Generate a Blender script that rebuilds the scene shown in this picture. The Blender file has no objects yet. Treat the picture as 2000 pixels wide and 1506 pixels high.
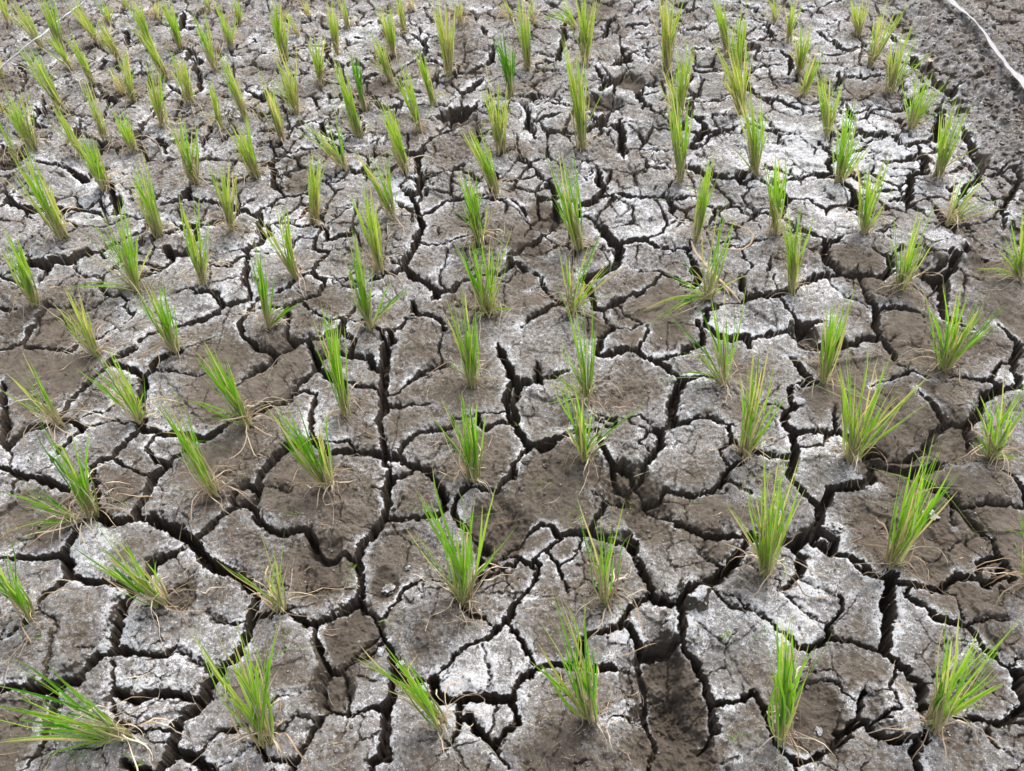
import bpy, math, random
import numpy as np

# ---------------------------------------------------------------- camera, sky, sun, exposure
FPX, CAM_H, PITCH = 1504.0, 1.2, math.radians(45.7)      # focal length in photo pixels, lens height, tilt below the horizon
scene = bpy.context.scene
cam_data = bpy.data.cameras.new('camera')
cam = bpy.data.objects.new('camera', cam_data)
scene.collection.objects.link(cam)
cam_data.sensor_fit = 'HORIZONTAL'
cam_data.sensor_width = 36.0
cam_data.lens = 36.0 * FPX / 2000.0
cam_data.clip_start, cam_data.clip_end = 0.02, 500.0
cam.location = (0, 0, CAM_H)
cam.rotation_euler = (math.pi / 2 - PITCH, 0, 0)
scene.camera = cam

SUN_EL, SUN_AZ = math.radians(58), math.radians(28)      # overcast: a broad soft sun beyond the field, a little to the right
world = bpy.data.worlds.new('World')
scene.world = world
world.use_nodes = True
wn = world.node_tree
sky = wn.nodes.new('ShaderNodeTexSky')
sky.sky_type = 'NISHITA'
sky.sun_disc = False
sky.sun_elevation, sky.sun_rotation = SUN_EL, SUN_AZ
sky.air_density, sky.dust_density, sky.ozone_density = 1.0, 4.0, 1.0
wn.nodes['Background'].inputs['Strength'].default_value = 0.15
veil = wn.nodes.new('ShaderNodeHueSaturation')                # cloud cover takes most of the blue out of the sky
veil.inputs['Saturation'].default_value = 0.45
wn.links.new(sky.outputs[0], veil.inputs['Color'])
wn.links.new(veil.outputs[0], wn.nodes['Background'].inputs['Color'])
sun_data = bpy.data.lights.new('sun', 'SUN')
sun_data.energy, sun_data.angle, sun_data.color = 1.3, math.radians(50), (1.0, 0.95, 0.88)
sun = bpy.data.objects.new('sun', sun_data)
scene.collection.objects.link(sun)
sun.rotation_euler = (math.pi / 2 - SUN_EL, 0, math.pi - SUN_AZ)
vs = scene.view_settings
vs.view_transform, vs.look, vs.gamma, vs.use_curve_mapping, vs.exposure = 'Standard', 'None', 1.0, False, 0.97

rnd = random.Random(7)
rs = np.random.RandomState(11)


def on_ground(x, y, z=0.0):
    """photo pixel (2000 x 1506) -> the point of the plane at height z it shows"""
    v = (y - 753.0) / FPX
    dy = math.cos(PITCH) - v * math.sin(PITCH)
    dz = -math.sin(PITCH) - v * math.cos(PITCH)
    t = (z - CAM_H) / dz
    return np.array([t * (x - 1000.0) / FPX, t * dy, z])


def at_depth(x, y, Y):
    """photo pixel -> the point at distance Y in front of the camera's foot"""
    v = (y - 753.0) / FPX
    dy = math.cos(PITCH) - v * math.sin(PITCH)
    dz = -math.sin(PITCH) - v * math.cos(PITCH)
    t = Y / dy
    return np.array([t * (x - 1000.0) / FPX, Y, CAM_H + t * dz])


def to_photo(X, Y, Z=0.0):
    f = Y * math.cos(PITCH) + (CAM_H - Z) * math.sin(PITCH)
    u = Y * math.sin(PITCH) - (CAM_H - Z) * math.cos(PITCH)
    return 1000 + FPX * X / f, 753 - FPX * u / f


def tag(o, label=None, cat=None, group=None, kind=None):
    for k, v in (('label', label), ('category', cat), ('group', group), ('kind', kind)):
        if v:
            o[k] = v
    return o


def build(name, verts, faces, mat, parent=None, attrs=None, smooth=False):
    me = bpy.data.meshes.new(name)
    verts = np.asarray(verts, dtype=np.float32).reshape(-1, 3)
    faces = np.asarray(faces, dtype=np.int32).reshape(-1, 4)
    me.vertices.add(len(verts))
    me.vertices.foreach_set('co', verts.ravel())
    me.loops.add(faces.size)
    me.loops.foreach_set('vertex_index', faces.ravel())
    me.polygons.add(len(faces))
    me.polygons.foreach_set('loop_start', np.arange(0, faces.size, 4, dtype=np.int32))
    me.polygons.foreach_set('loop_total', np.full(len(faces), 4, dtype=np.int32))
    me.update(calc_edges=True)
    if smooth:
        me.polygons.foreach_set('use_smooth', np.ones(len(faces), dtype=bool))
    for k, a in (attrs or {}).items():
        at = me.attributes.new(k, 'FLOAT', 'POINT')
        at.data.foreach_set('value', np.asarray(a, dtype=np.float32))
    me.materials.append(mat)
    o = bpy.data.objects.new(name, me)
    scene.collection.objects.link(o)
    if parent is not None:
        o.parent = parent
    return o


# ---------------------------------------------------------------- materials
def material(name):
    m = bpy.data.materials.new(name)
    m.use_nodes = True
    nt = m.node_tree
    b = nt.nodes['Principled BSDF']

    def add(kind, **kw):
        n = nt.nodes.new(kind)
        for k, v in kw.items():
            if k in n.inputs:
                n.inputs[k].default_value = v
            else:
                setattr(n, k, v)
        return n
    return m, nt, b, add, nt.links.new


def ramp(add, link, src, stops):
    r = add('ShaderNodeValToRGB')
    e = r.color_ramp.elements
    while len(e) < len(stops):
        e.new(0.5)
    for q, (p, c) in zip(e, stops):
        q.position = p
        q.color = (*c, 1) if len(c) == 3 else (c[0], c[0], c[0], 1)
    link(src, r.inputs[0])
    return r.outputs[0]


def mud_material():
    m, nt, b, add, link = material('cracked_mud')
    geo = add('ShaderNodeNewGeometry')

    def noise(s, det=4.0, rough=0.6, dist=0.0):
        n = add('ShaderNodeTexNoise', Scale=s, Detail=det, Roughness=rough, Distortion=dist)
        link(geo.outputs['Position'], n.inputs['Vector'])
        return n.outputs[0]

    def mth(op, a, c, clamp=False):
        n = add('ShaderNodeMath', operation=op, use_clamp=clamp)
        for i, v in enumerate((a, c)):
            if isinstance(v, (int, float)):
                n.inputs[i].default_value = v
            else:
                link(v, n.inputs[i])
        return n.outputs[0]

    def mix(f, a, c):
        n = add('ShaderNodeMix', data_type='RGBA')
        link(f, n.inputs[0])
        for i, v in ((6, a), (7, c)):
            if isinstance(v, tuple):
                n.inputs[i].default_value = (*v, 1)
            else:
                link(v, n.inputs[i])
        return n.outputs[2]
    crust = add('ShaderNodeAttribute', attribute_name='crust').outputs['Fac']
    damp = add('ShaderNodeAttribute', attribute_name='damp').outputs['Fac']
    brown = ramp(add, link, noise(38, 6, 0.62), [(0.28, (0.120, 0.096, 0.073)), (0.5, (0.200, 0.166, 0.132)), (0.75, (0.265, 0.228, 0.188))])
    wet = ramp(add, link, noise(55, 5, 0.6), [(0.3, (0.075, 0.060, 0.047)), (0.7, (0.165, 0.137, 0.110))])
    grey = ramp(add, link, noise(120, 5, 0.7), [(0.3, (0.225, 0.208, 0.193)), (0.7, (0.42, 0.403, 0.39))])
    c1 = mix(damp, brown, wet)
    fine = noise(430, 4, 0.8)
    mid = noise(110, 4, 0.7)
    film = mth('MULTIPLY', mth('ADD', mth('ADD', crust, mth('MULTIPLY', mth('SUBTRACT', mid, 0.5), 2.2)), -0.14), 3.6, True)
    c2 = mix(film, c1, grey)
    sp = mth('ADD', mth('MULTIPLY', mth('SUBTRACT', fine, 0.5), 2.6), mth('MULTIPLY', mth('SUBTRACT', mid, 0.5), 2.4))
    sp = mth('ADD', sp, mth('MULTIPLY', mth('SUBTRACT', noise(34, 4, 0.65, 0.6), 0.5), 1.3))
    salt = mth('MULTIPLY', mth('SUBTRACT', mth('ADD', crust, sp), 0.80), 7.0, True)
    c3 = mix(salt, c2, (0.80, 0.805, 0.83))
    # no crust clings to the broken, steep sides of the plates: bare moist mud, coloured darker to paint in the cracks' shade
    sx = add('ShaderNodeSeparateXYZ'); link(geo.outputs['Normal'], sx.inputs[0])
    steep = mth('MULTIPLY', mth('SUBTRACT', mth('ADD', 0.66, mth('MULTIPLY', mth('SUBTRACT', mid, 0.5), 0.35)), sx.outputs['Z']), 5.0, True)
    shaded_clay = ramp(add, link, noise(90, 5, 0.65), [(0.3, (0.070, 0.055, 0.044)), (0.7, (0.165, 0.136, 0.110))])
    c3 = mix(steep, c3, shaded_clay)
    # thin crystals scattered on bare mud too
    vor = add('ShaderNodeTexVoronoi', Scale=185.0, Randomness=1.0)
    link(geo.outputs['Position'], vor.inputs['Vector'])
    dot = mth('LESS_THAN', mth('ADD', vor.outputs['Distance'], mth('MULTIPLY', mid, 0.3)), mth('ADD', mth('MULTIPLY', crust, 0.22), 0.265))
    dry = mth('MULTIPLY', dot, mth('SUBTRACT', mth('SUBTRACT', 0.85, damp), steep, True))
    c4 = mix(dry, c3, (0.66, 0.645, 0.63))
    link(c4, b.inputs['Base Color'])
    b.inputs['Roughness'].default_value = 0.93
    b.inputs['Specular IOR Level'].default_value = 0.18
    b1 = add('ShaderNodeBump', Strength=1.0, Distance=0.006)
    link(mth('ADD', mth('MULTIPLY', fine, 0.7), mth('MULTIPLY', noise(95, 8, 0.75), 1.4)), b1.inputs['Height'])
    link(b1.outputs[0], b.inputs['Normal'])
    return m


def leaf_material(name, stops, trans=0.35, along_tip=None, rough=0.5):
    m, nt, b, add, link = material(name)
    tint = add('ShaderNodeAttribute', attribute_name='tint').outputs['Fac']
    along = add('ShaderNodeAttribute', attribute_name='along').outputs['Fac']
    col = ramp(add, link, tint, stops)
    tex = add('ShaderNodeTexNoise', Scale=260.0, Detail=3.0)
    co = add('ShaderNodeTexCoord')
    link(co.outputs['Object'], tex.inputs['Vector'])
    hs = add('ShaderNodeHueSaturation')
    mr = add('ShaderNodeMapRange')
    mr.inputs['To Min'].default_value, mr.inputs['To Max'].default_value = 0.75, 1.25
    link(tex.outputs[0], mr.inputs['Value'])
    link(mr.outputs[0], hs.inputs['Value'])
    link(col, hs.inputs['Color'])
    out = hs.outputs[0]
    if along_tip:
        r = add('ShaderNodeValToRGB')
        e = r.color_ramp.elements
        e[0].position, e[0].color = 0.0, (1, 1, 1, 1)
        e[1].position, e[1].color = 0.30, (0, 0, 0, 1)
        q = e.new(0.86); q.color = (0, 0, 0, 1)
        q = e.new(1.0); q.color = (0.75, 0.75, 0.75, 1)
        link(along, r.inputs[0])
        mx = add('ShaderNodeMix', data_type='RGBA')
        link(r.outputs[0], mx.inputs[0])
        link(out, mx.inputs[6])
        mx.inputs[7].default_value = (*along_tip, 1)
        out = mx.outputs[2]
    link(out, b.inputs['Base Color'])
    b.inputs['Roughness'].default_value = rough
    b.inputs['Specular IOR Level'].default_value = 0.35
    tr = add('ShaderNodeBsdfTranslucent')
    link(out, tr.inputs['Color'])
    ms = add('ShaderNodeMixShader')
    ms.inputs[0].default_value = trans
    link(b.outputs[0], ms.inputs[1])
    link(tr.outputs[0], ms.inputs[2])
    link(ms.outputs[0], nt.nodes['Material Output'].inputs['Surface'])
    return m


MUD = mud_material()
LEAF = leaf_material('rice_leaf', [(0.0, (0.08, 0.28, 0.012)), (0.3, (0.24, 0.51, 0.024)), (0.6, (0.38, 0.57, 0.06)), (0.82, (0.60, 0.60, 0.14)), (1.0, (0.72, 0.56, 0.27))], 0.55, (0.64, 0.60, 0.30))
STEM = leaf_material('rice_stem', [(0.0, (0.34, 0.40, 0.12)), (0.5, (0.56, 0.52, 0.27)), (1.0, (0.66, 0.54, 0.36))], 0.35)
STRAW = leaf_material('dry_straw', [(0.0, (0.42, 0.29, 0.17)), (0.5, (0.68, 0.53, 0.36)), (1.0, (0.80, 0.70, 0.54))], 0.25, rough=0.7)


# ---------------------------------------------------------------- traced layout
# cracks traced on the ground plane: tile origin and scale, then "width: x,y x,y ..." runs
CR = {}
CR[(0,1106,3.764)] = """
55:495,-20 510,60
50:500,60 420,130 330,190 290,250
14:270,290 320,340 390,370 400,430 390,520 370,640 355,720 345,800
60:500,60 600,75 700,110 800,100 880,130 960,170 980,200
85:1140,-20 1100,70 1000,180 930,230 890,320 870,420 860,520 850,620
75:850,620 760,660 680,690 620,760 580,830 480,840 400,900 280,900 150,890 0,900 -150,880
45:900,600 950,640 1060,650 1150,655 1240,650
14:1240,650 1330,630 1410,690
12:1250,580 1330,630
85:1890,220 1870,330 1830,440 1800,560 1760,640 1700,690 1620,740 1540,830 1500,900 1500,960 1450,1020 1380,1080 1300,1150 1270,1250 1250,1350 1220,1430 1130,1520
20:1800,400 1680,410 1590,405 1510,320
22:830,730 840,800 830,870 820,960 825,1040 850,1110 850,1150
60:840,920 920,960 1010,985 1080,950 1150,930 1250,945 1350,950 1450,960
25:930,1215 1050,1210 1150,1190
15:1060,1200 1060,1260 1130,1300
32:-20,535 60,510 130,460 190,430 190,380
50:400,900 390,1000 370,1100 350,1200 330,1300 280,1390 220,1470 170,1530
12:340,1360 420,1350 500,1330
90:1330,1370 1420,1400 1480,1450 1560,1520
25:1540,1280 1610,1210 1720,1200 1800,1160 1880,1170
55:1570,-30 1700,40 1780,100 1880,190
10:880,1320 895,1420
12:1560,1480 1650,1440 1740,1390
40:880,260 960,200"""
CR[(500,1106,3.764)] = """
60:740,-10 770,80 760,200 740,230
60:740,230 650,320 550,370 450,410 380,410 300,380
40:300,380 230,340
45:450,410 430,480 450,560 480,640 520,710 560,760 620,760 680,700 740,660 800,640
25:680,680 750,590 840,530
32:740,230 790,310 860,360 900,450 930,530 970,600 1000,680
60:980,620 1010,700 1030,800 1000,850 1000,950
32:560,780 510,830 490,920 500,1000 560,1050 650,1100 700,1110 780,1060 850,1040
32:650,810 660,900 690,990 680,1100
45:560,1060 490,1130 440,1200 380,1300 330,1370 280,1440 260,1520
40:0,1260 40,1340 60,1400 150,1430 260,1450
80:950,1040 950,1120 960,1200 955,1300 950,1400
70:950,1400 870,1440 850,1530
35:850,1050 950,1050
30:930,380 1000,290 1060,220
35:1080,160 1150,130 1230,110 1300,110 1400,100
12:1250,110 1230,200 1220,290
50:1890,310 1830,400 1780,440 1700,530
34:1700,530 1620,560 1520,590 1450,640 1420,720
16:1420,710 1370,750 1310,830
14:1670,570 1680,650 1715,735
16:1680,370 1750,440
25:1830,410 1890,450
50:1210,830 1280,840 1320,890
90:1320,890 1350,960 1400,990 1500,990 1560,960 1700,965 1800,980 1890,1000
45:1490,1010 1490,1100 1500,1180 1460,1270 1420,1330
60:1560,1120 1620,1210 1690,1270 1740,1350 1780,1430 1860,1530
40:1510,260 1530,330
45:1900,-20 1750,30 1650,90 1600,140
60:1130,830 1180,930 1250,960
15:1700,1270 1740,1200 1760,1100
10:180,980 280,990 360,975 430,930
14:400,1130 300,1140 250,1190 150,1260
40:-10,240 0,380"""
CR[(1000,1106,3.764)] = """
40:210,-20 170,90 100,180 40,260 10,340 0,370
8:90,235 190,230
35:340,-30 370,80 410,140 410,200
12:420,60 500,50
52:930,-20 1000,80 1040,150 1030,190 960,240 880,300 820,370 790,430 700,460 560,500
80:1620,-20 1540,60 1480,120 1400,160 1300,210 1240,260 1150,260 1060,240 1040,200
70:1240,260 1240,340 1230,420 1240,500 1240,560 1160,590 1060,590 980,610
70:980,610 940,560 900,500 840,430
20:1470,180 1540,260 1600,325
18:1560,220 1650,260 1740,330 1830,380 1880,395
35:0,460 70,540 120,620 160,700 180,750
55:180,750 260,720 370,720 500,730
50:160,750 80,800 30,870 10,960 10,1040 30,1120 40,1200
60:960,620 950,700 960,800 980,900 1000,1000 1010,1100 1030,1200 1060,1300 1030,1400 1000,1520
55:1260,600 1360,720 1420,860 1450,980 1500,1000 1600,1010 1700,980 1760,920
60:1760,920 1890,1070
14:760,740 850,740 900,725
70:1470,1000 1480,1130 1500,1210 1400,1320
15:1480,1440 1550,1460 1680,1400
18:620,1130 700,1140 730,1110
9:1390,660 1440,600"""
CR[(1500,1106,3.764)] = """
35:225,-20 230,60 180,120 130,180
10:0,80 60,90 110,120
14:70,160 150,240 240,310 320,370
9:540,90 530,200
34:530,200 540,300 500,380 450,440 460,500
55:460,500 380,570 300,600 230,600
20:230,580 170,520 60,460 0,390
50:460,510 540,540 640,560 730,590 800,620
105:910,60 900,150 890,250 880,400 870,500 850,620
60:850,620 930,680 1000,740 1060,810 1130,860
60:930,110 1050,150 1200,170 1280,190 1300,140 1380,70 1470,80
25:1300,200 1370,230 1400,310 1420,390
35:1020,230 1100,290 1170,350 1210,400
60:1210,400 1300,410 1400,430 1460,440
25:1460,420 1560,410 1650,400 1770,385
45:1460,440 1530,510 1580,590 1680,660 1760,740 1820,770 1890,790
50:1840,650 1800,760
70:1840,780 1840,900 1900,1010
35:960,720 930,800 890,880 920,960 950,1060
12:920,1050 900,1150
18:270,870 340,840 440,830 520,860 560,910 650,980
45:700,930 680,1020 670,1100 600,1150
60:550,1200 650,1160 740,1150 800,1230 900,1280 1000,1290 1100,1290 1200,1290
30:740,1150 820,1130
80:1090,1290 1080,1400 1110,1530
60:1110,900 1130,1000 1100,1100 1120,1200
50:1400,1130 1550,1140 1680,1150 1800,1120
40:1780,1140 1900,1190
20:1640,1270 1700,1340 1780,1410
35:70,1270 110,1350 180,1410 210,1520
45:210,1440 300,1440 420,1350 520,1300 610,1250
60:-10,1080 0,1120 30,1190
9:1330,700 1400,640 1470,570
60:1550,-10 1560,100 1620,140
50:1700,40 1780,120 1820,100
9:330,160 380,150 450,210 520,210
50:650,0 760,60 880,110"""
CR[(0,706,3.764)] = """
60:0,120 20,200 30,300 30,400 40,500 10,600
50:-100,740 0,780 60,800 150,840 220,850 320,870 400,910 500,940
14:220,830 300,815 370,770 400,710 430,660
14:80,790 95,700 70,620
45:150,540 200,500 290,480 370,480 440,390 500,300 580,210 660,160 740,90 790,40 810,-20
45:470,430 540,440 590,480 600,510
16:610,400 700,360 760,380 850,320 850,260 960,200
20:740,450 880,440 930,460
55:860,20 960,50 1040,110 1110,60 1140,-20
55:1040,110 1070,180 1060,260 1030,330 1050,400 1040,440
20:1140,30 1200,70 1290,90 1400,100 1500,110
55:1740,180 1800,120 1880,70 2000,20
55:1030,500 1120,520 1220,540 1300,540 1400,550 1480,570 1560,540 1650,490 1720,440
55:1010,520 940,590 870,660 840,720 740,760 680,800 700,900 710,1000 700,1090
20:840,720 920,780 1000,815
35:1070,650 1110,700 1170,740 1240,740 1310,700 1340,670
75:1230,760 1130,830 1110,900 1060,990 1000,1080 980,1150
90:720,1120 800,1160 900,1160 1000,1150 1100,1150 1200,1200 1300,1230 1380,1290 1420,1340
50:1420,1310 1500,1240 1600,1160 1700,1090 1830,1050 1880,1090
40:1720,960 1830,900 1880,940
55:1420,1340 1300,1410 1200,1460 1130,1510
80:1440,1340 1480,1430 1560,1520
60:-20,1440 100,1430 200,1420 350,1410 440,1400
70:450,1400 500,1490
60:570,1230 510,1310 470,1370
9:80,1390 160,1310
30:100,920 70,980
30:650,1150 560,1210
6:270,1110 310,1050"""
CR[(500,706,3.764)] = """
40:430,60 380,110 310,160 260,230 240,280 130,310 60,350 0,390
50:430,70 480,60 520,100
20:270,220 370,210 440,230
35:430,320 400,420 410,500 420,590 460,610
20:440,230 430,320
60:830,-20 870,50 940,60
70:960,-20 940,60 940,150 930,230 940,310
40:650,150 750,190 850,190 920,200
25:660,170 660,260
32:940,310 1050,330 1150,325 1270,320
20:980,240 1050,220 1120,160 1200,100
35:1200,100 1300,60 1420,40
50:940,350 900,430 930,520 940,600 940,690
25:420,590 520,580 600,590 680,570
60:540,680 640,670 760,680 860,670 940,690 1030,720
35:1050,690 1090,610 1160,550 1250,520 1330,520 1430,490
55:1040,710 1100,760 1190,780 1240,800 1300,850 1360,920 1400,1010 1380,1080 1330,1120
40:1000,850 1060,860
20:1440,430 1560,390 1650,380 1780,375
45:1640,470 1700,500 1800,450 1890,450
60:1870,200 1840,290 1860,400 1890,450
45:1890,780 1840,880 1780,950
45:1590,890 1560,930 1480,990 1450,1040
50:1450,1050 1450,1120 1500,1200 1600,1260 1700,1330 1640,1380
80:960,960 960,1050 930,1150 890,1220 830,1300 770,1350
45:970,1150 1080,1155 1200,1140 1290,1120
65:240,640 160,710 80,800 20,880 5,980 -20,1060
10:120,930 180,960 250,970
65:-10,1130 50,1200 120,1260 210,1280 300,1260 390,1260 430,1330 440,1420 520,1460 640,1450 740,1460 780,1400
30:1740,1500 1700,1440 1800,1420 1880,1400
60:780,1380 760,1520"""
CR[(1000,706,3.764)] = """
60:0,320 30,400 40,500 120,600 220,630 300,590 400,580
40:120,640 60,690 20,760 0,850
95:200,620 240,625
60:0,140 60,200 20,300
60:190,-10 190,90 200,160
50:200,110 300,100 420,70
52:980,-20 1080,20 1150,60 1220,130 1270,160
75:1250,150 1200,260 1180,350 1170,450
30:1300,150 1380,130 1460,130
40:1180,460 1120,490 1010,520
18:1010,520 950,490 870,460
14:1010,520 980,560 940,600
35:1180,460 1280,450 1380,410 1460,410 1530,470 1640,480
50:1090,510 1100,570 1090,640 1040,700 990,760 950,850 900,890
12:770,410 900,410 950,400
35:760,420 740,470 680,490 620,420
30:590,370 650,400
30:1590,510 1620,580
55:540,540 620,530 640,620 700,690 740,760 740,850 770,930
50:870,800 890,870 860,930 850,1030
30:950,930 980,1000
40:1080,1000 1110,940 1220,960 1330,990 1430,970 1520,930 1560,880 1570,830 1610,780 1700,720
25:1610,780 1550,710 1530,650
40:1600,880 1680,930 1760,960
12:1570,940 1620,1020
22:1070,1110 1150,1120 1220,1190 1310,1230
60:1310,1230 1420,1280 1530,1290 1620,1280 1770,1300
45:1730,1340 1680,1420 1600,1510
12:1370,1400 1420,1460 1520,1500
15:1550,1190 1590,1270
35:-10,1330 60,1310 110,1260 200,1210 300,1220
60:300,1230 340,1280 440,1260 560,1260 640,1290
30:370,1300 280,1350 200,1400 140,1480
40:0,1400 60,1440 150,1510
15:520,1320 470,1400 440,1440
20:580,960 660,1000
50:680,1050 650,1110 610,1160
70:900,1310 900,1400 950,1490 960,1530
10:640,1060 740,1030
15:1660,250 1580,190 1560,160
30:1700,700 1700,640
50:1780,640 1890,690
50:870,1260 830,1340"""
CR[(1500,706,3.764)] = """
70:170,-20 240,60 310,120 350,150
40:310,150 240,160 170,190 160,270 200,340
45:-10,310 80,330 140,370 120,440 150,500 230,530
50:230,530 340,520 440,520 530,520 580,560
35:490,500 490,420 500,330
70:690,560 760,600 860,640 740,650
60:180,560 200,650 200,710
20:200,640 300,640 400,620
30:930,690 830,690 740,690
70:780,720 790,800 770,860
80:820,720 900,740 1000,760 1080,800
40:950,690 1050,700
75:720,890 640,900 540,920 470,940
75:470,940 440,1000 390,1080 380,1180 320,1270 340,1330
12:480,880 470,940
60:150,830 200,890 270,980 340,1040
80:330,1290 200,1330 70,1320
70:200,1380 250,1430 240,1530
60:380,1260 500,1320 480,1360
50:480,1400 600,1430 700,1470
40:930,-10 980,50 1040,90
35:1000,120 900,150 820,160 760,180
18:1070,240 1140,310
40:1140,310 1210,370 1270,450 1320,480 1440,500
70:1440,500 1500,440 1560,330 1600,260 1680,220
60:1290,490 1220,530 1180,610 1160,650
40:1440,530 1480,600 1480,660
35:1360,100 1450,120 1540,140 1640,150 1690,180
30:1670,60 1720,10
50:1800,20 1830,110 1840,200
15:1240,780 1350,760
50:1070,830 1150,890
60:1260,980 1350,1050 1420,1120 1500,1200 1590,1280 1660,1330 1690,1430 1740,1480
26:1420,1090 1540,1070 1680,1070 1780,1060 1900,1070
30:1330,1080 1330,1150 1350,1230
60:1700,790 1790,840 1850,900 1890,960
12:1150,150 1250,190"""
CR[(0,306,3.764)] = """
80:-10,10 50,80 100,60 160,10
18:240,90 290,0
30:270,85 380,105 480,110 540,130 590,165 640,190 690,195
50:600,160 640,190
60:790,210 820,240 850,330 880,350
20:760,120 840,60
20:850,220 930,170
55:-10,390 50,340 60,310 100,270
50:60,320 110,360 200,370 250,400
40:200,430 240,450
30:370,380 480,390 570,370 650,390 720,410 760,460
28:420,460 490,490 560,540
20:850,420 960,430 1060,440
45:1090,430 1090,500 1060,550
35:1060,550 960,590 860,640 760,690 660,710 580,740
50:580,740 500,780 400,790 360,820 220,800 190,740
30:1150,380 1240,350 1330,320
50:1330,320 1380,260 1400,190 1410,150
40:1360,270 1420,320 1500,330 1580,350 1640,370
22:1780,360 1850,320 1900,290
35:1720,380 1800,400 1870,430
25:1740,430 1640,470 1540,500 1440,520 1400,510
16:1210,460 1270,490 1310,520 1430,510
45:1440,520 1440,600 1400,660 1330,720 1280,760
18:1130,640 1200,590 1310,570
14:1100,760 1150,690 1230,685 1290,730
24:960,790 1090,800 1130,840 1240,830 1280,760
22:740,710 780,750
25:0,880 60,910 150,940 200,960
20:20,890 120,850
14:560,760 540,800 590,870 660,900
35:1180,850 1080,880 1020,910
16:780,870 820,850 890,860
26:780,870 730,960 800,1020 880,1010 940,1050
22:330,1110 420,1115 520,1105 610,1120 680,1090 750,1050 800,1020
12:610,1080 680,1010
20:1200,1030 1290,990 1400,960 1450,980
40:270,950 290,900 340,870
60:330,1140 270,1230 210,1310 170,1370 80,1400 -20,1430
30:200,1400 330,1410 440,1415 520,1430 570,1370
22:910,1100 960,1150 990,1160 920,1210 820,1270 740,1320 700,1330
30:1030,1360 1090,1310 1180,1270 1300,1240 1400,1210
50:1400,1210 1500,1190 1600,1150 1640,1100 1590,1000
30:1500,790 1600,810 1700,810 1750,760 1800,730
14:1570,710 1700,690 1810,690
38:1890,640 1820,700 1810,800 1800,920 1840,1000 1840,1060 1700,1090
40:1900,1060 1820,1180 1760,1240 1790,1320 1890,1410
25:1320,1440 1400,1390 1480,1360 1580,1330
14:990,1400 1030,1360
80:1280,730 1380,720
60:0,1120 100,1130"""
CR[(500,306,3.764)] = """
60:120,30 130,100 130,190
18:-20,40 100,30
25:170,130 260,110 380,80 460,60
10:40,150 200,160
25:170,240 210,290 300,290 380,270
35:200,300 120,340 40,370 10,400
50:20,400 30,500 40,560
14:50,500 130,480
35:-10,640 60,590 110,560
35:250,490 330,510 400,490 490,510
28:350,410 390,360 430,310
20:470,210 560,200 640,170
16:510,490 580,450 650,400 740,370
40:520,530 530,600 600,580 680,560 760,490
35:440,590 430,670 540,690 450,750 420,830 440,880
14:270,670 320,590 400,590
10:0,700 80,700 190,690
40:320,870 420,850
45:440,880 500,900 480,970 440,1020 390,1020
16:450,870 550,890 680,880
16:560,930 640,940 710,960
30:300,890 250,960 160,1000 60,1040
14:290,980 360,1010
28:-20,1150 100,1130 180,1130 300,1080 370,1040
35:230,1140 240,1220 230,1300
22:220,1340 280,1380 380,1360 460,1350 540,1310 590,1290
28:90,1520 150,1460 240,1420 330,1380
28:430,1140 490,1190 560,1210 640,1200 690,1160 730,1110
60:660,1200 620,1270 590,1310
20:690,1200 780,1210
20:790,940 850,910 930,890
14:810,1070 880,1020
40:850,1250 940,1290 1050,1280 1120,1180
35:940,850 1020,860 1080,820
70:1080,800 1130,730 1170,640 1220,500
60:1120,830 1190,900 1280,960 1340,1000 1330,1050
40:1340,1010 1440,990 1520,920 1640,880
18:1360,840 1340,900 1380,960
10:1380,820 1430,760
28:1320,640 1420,630 1500,600 1600,600
30:1600,300 1500,325 1410,325
35:1620,280 1740,280 1710,210
22:1280,180 1400,110 1500,80 1600,60
26:1190,430 1250,400 1350,370
60:1190,-10 1190,100 1220,200 1190,290 1120,280 1070,230
40:1140,310 1190,380 1200,430
50:1760,110 1770,160
14:1770,180 1880,190
50:1700,340 1800,350 1880,330
50:680,100 740,130 860,60
30:990,740 1050,790
60:1150,1050 1160,1150
40:1280,1180 1370,1250 1390,1290
16:1370,1310 1360,1380 1340,1430
60:940,1510 950,1400 1000,1380
50:920,1290 930,1340
40:690,1450 710,1380 730,1340
40:600,1430 690,1460
60:390,1390 430,1450 450,1510
60:1780,1380 1810,1460 1840,1510
40:1890,700 1870,800 1780,860"""
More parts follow.
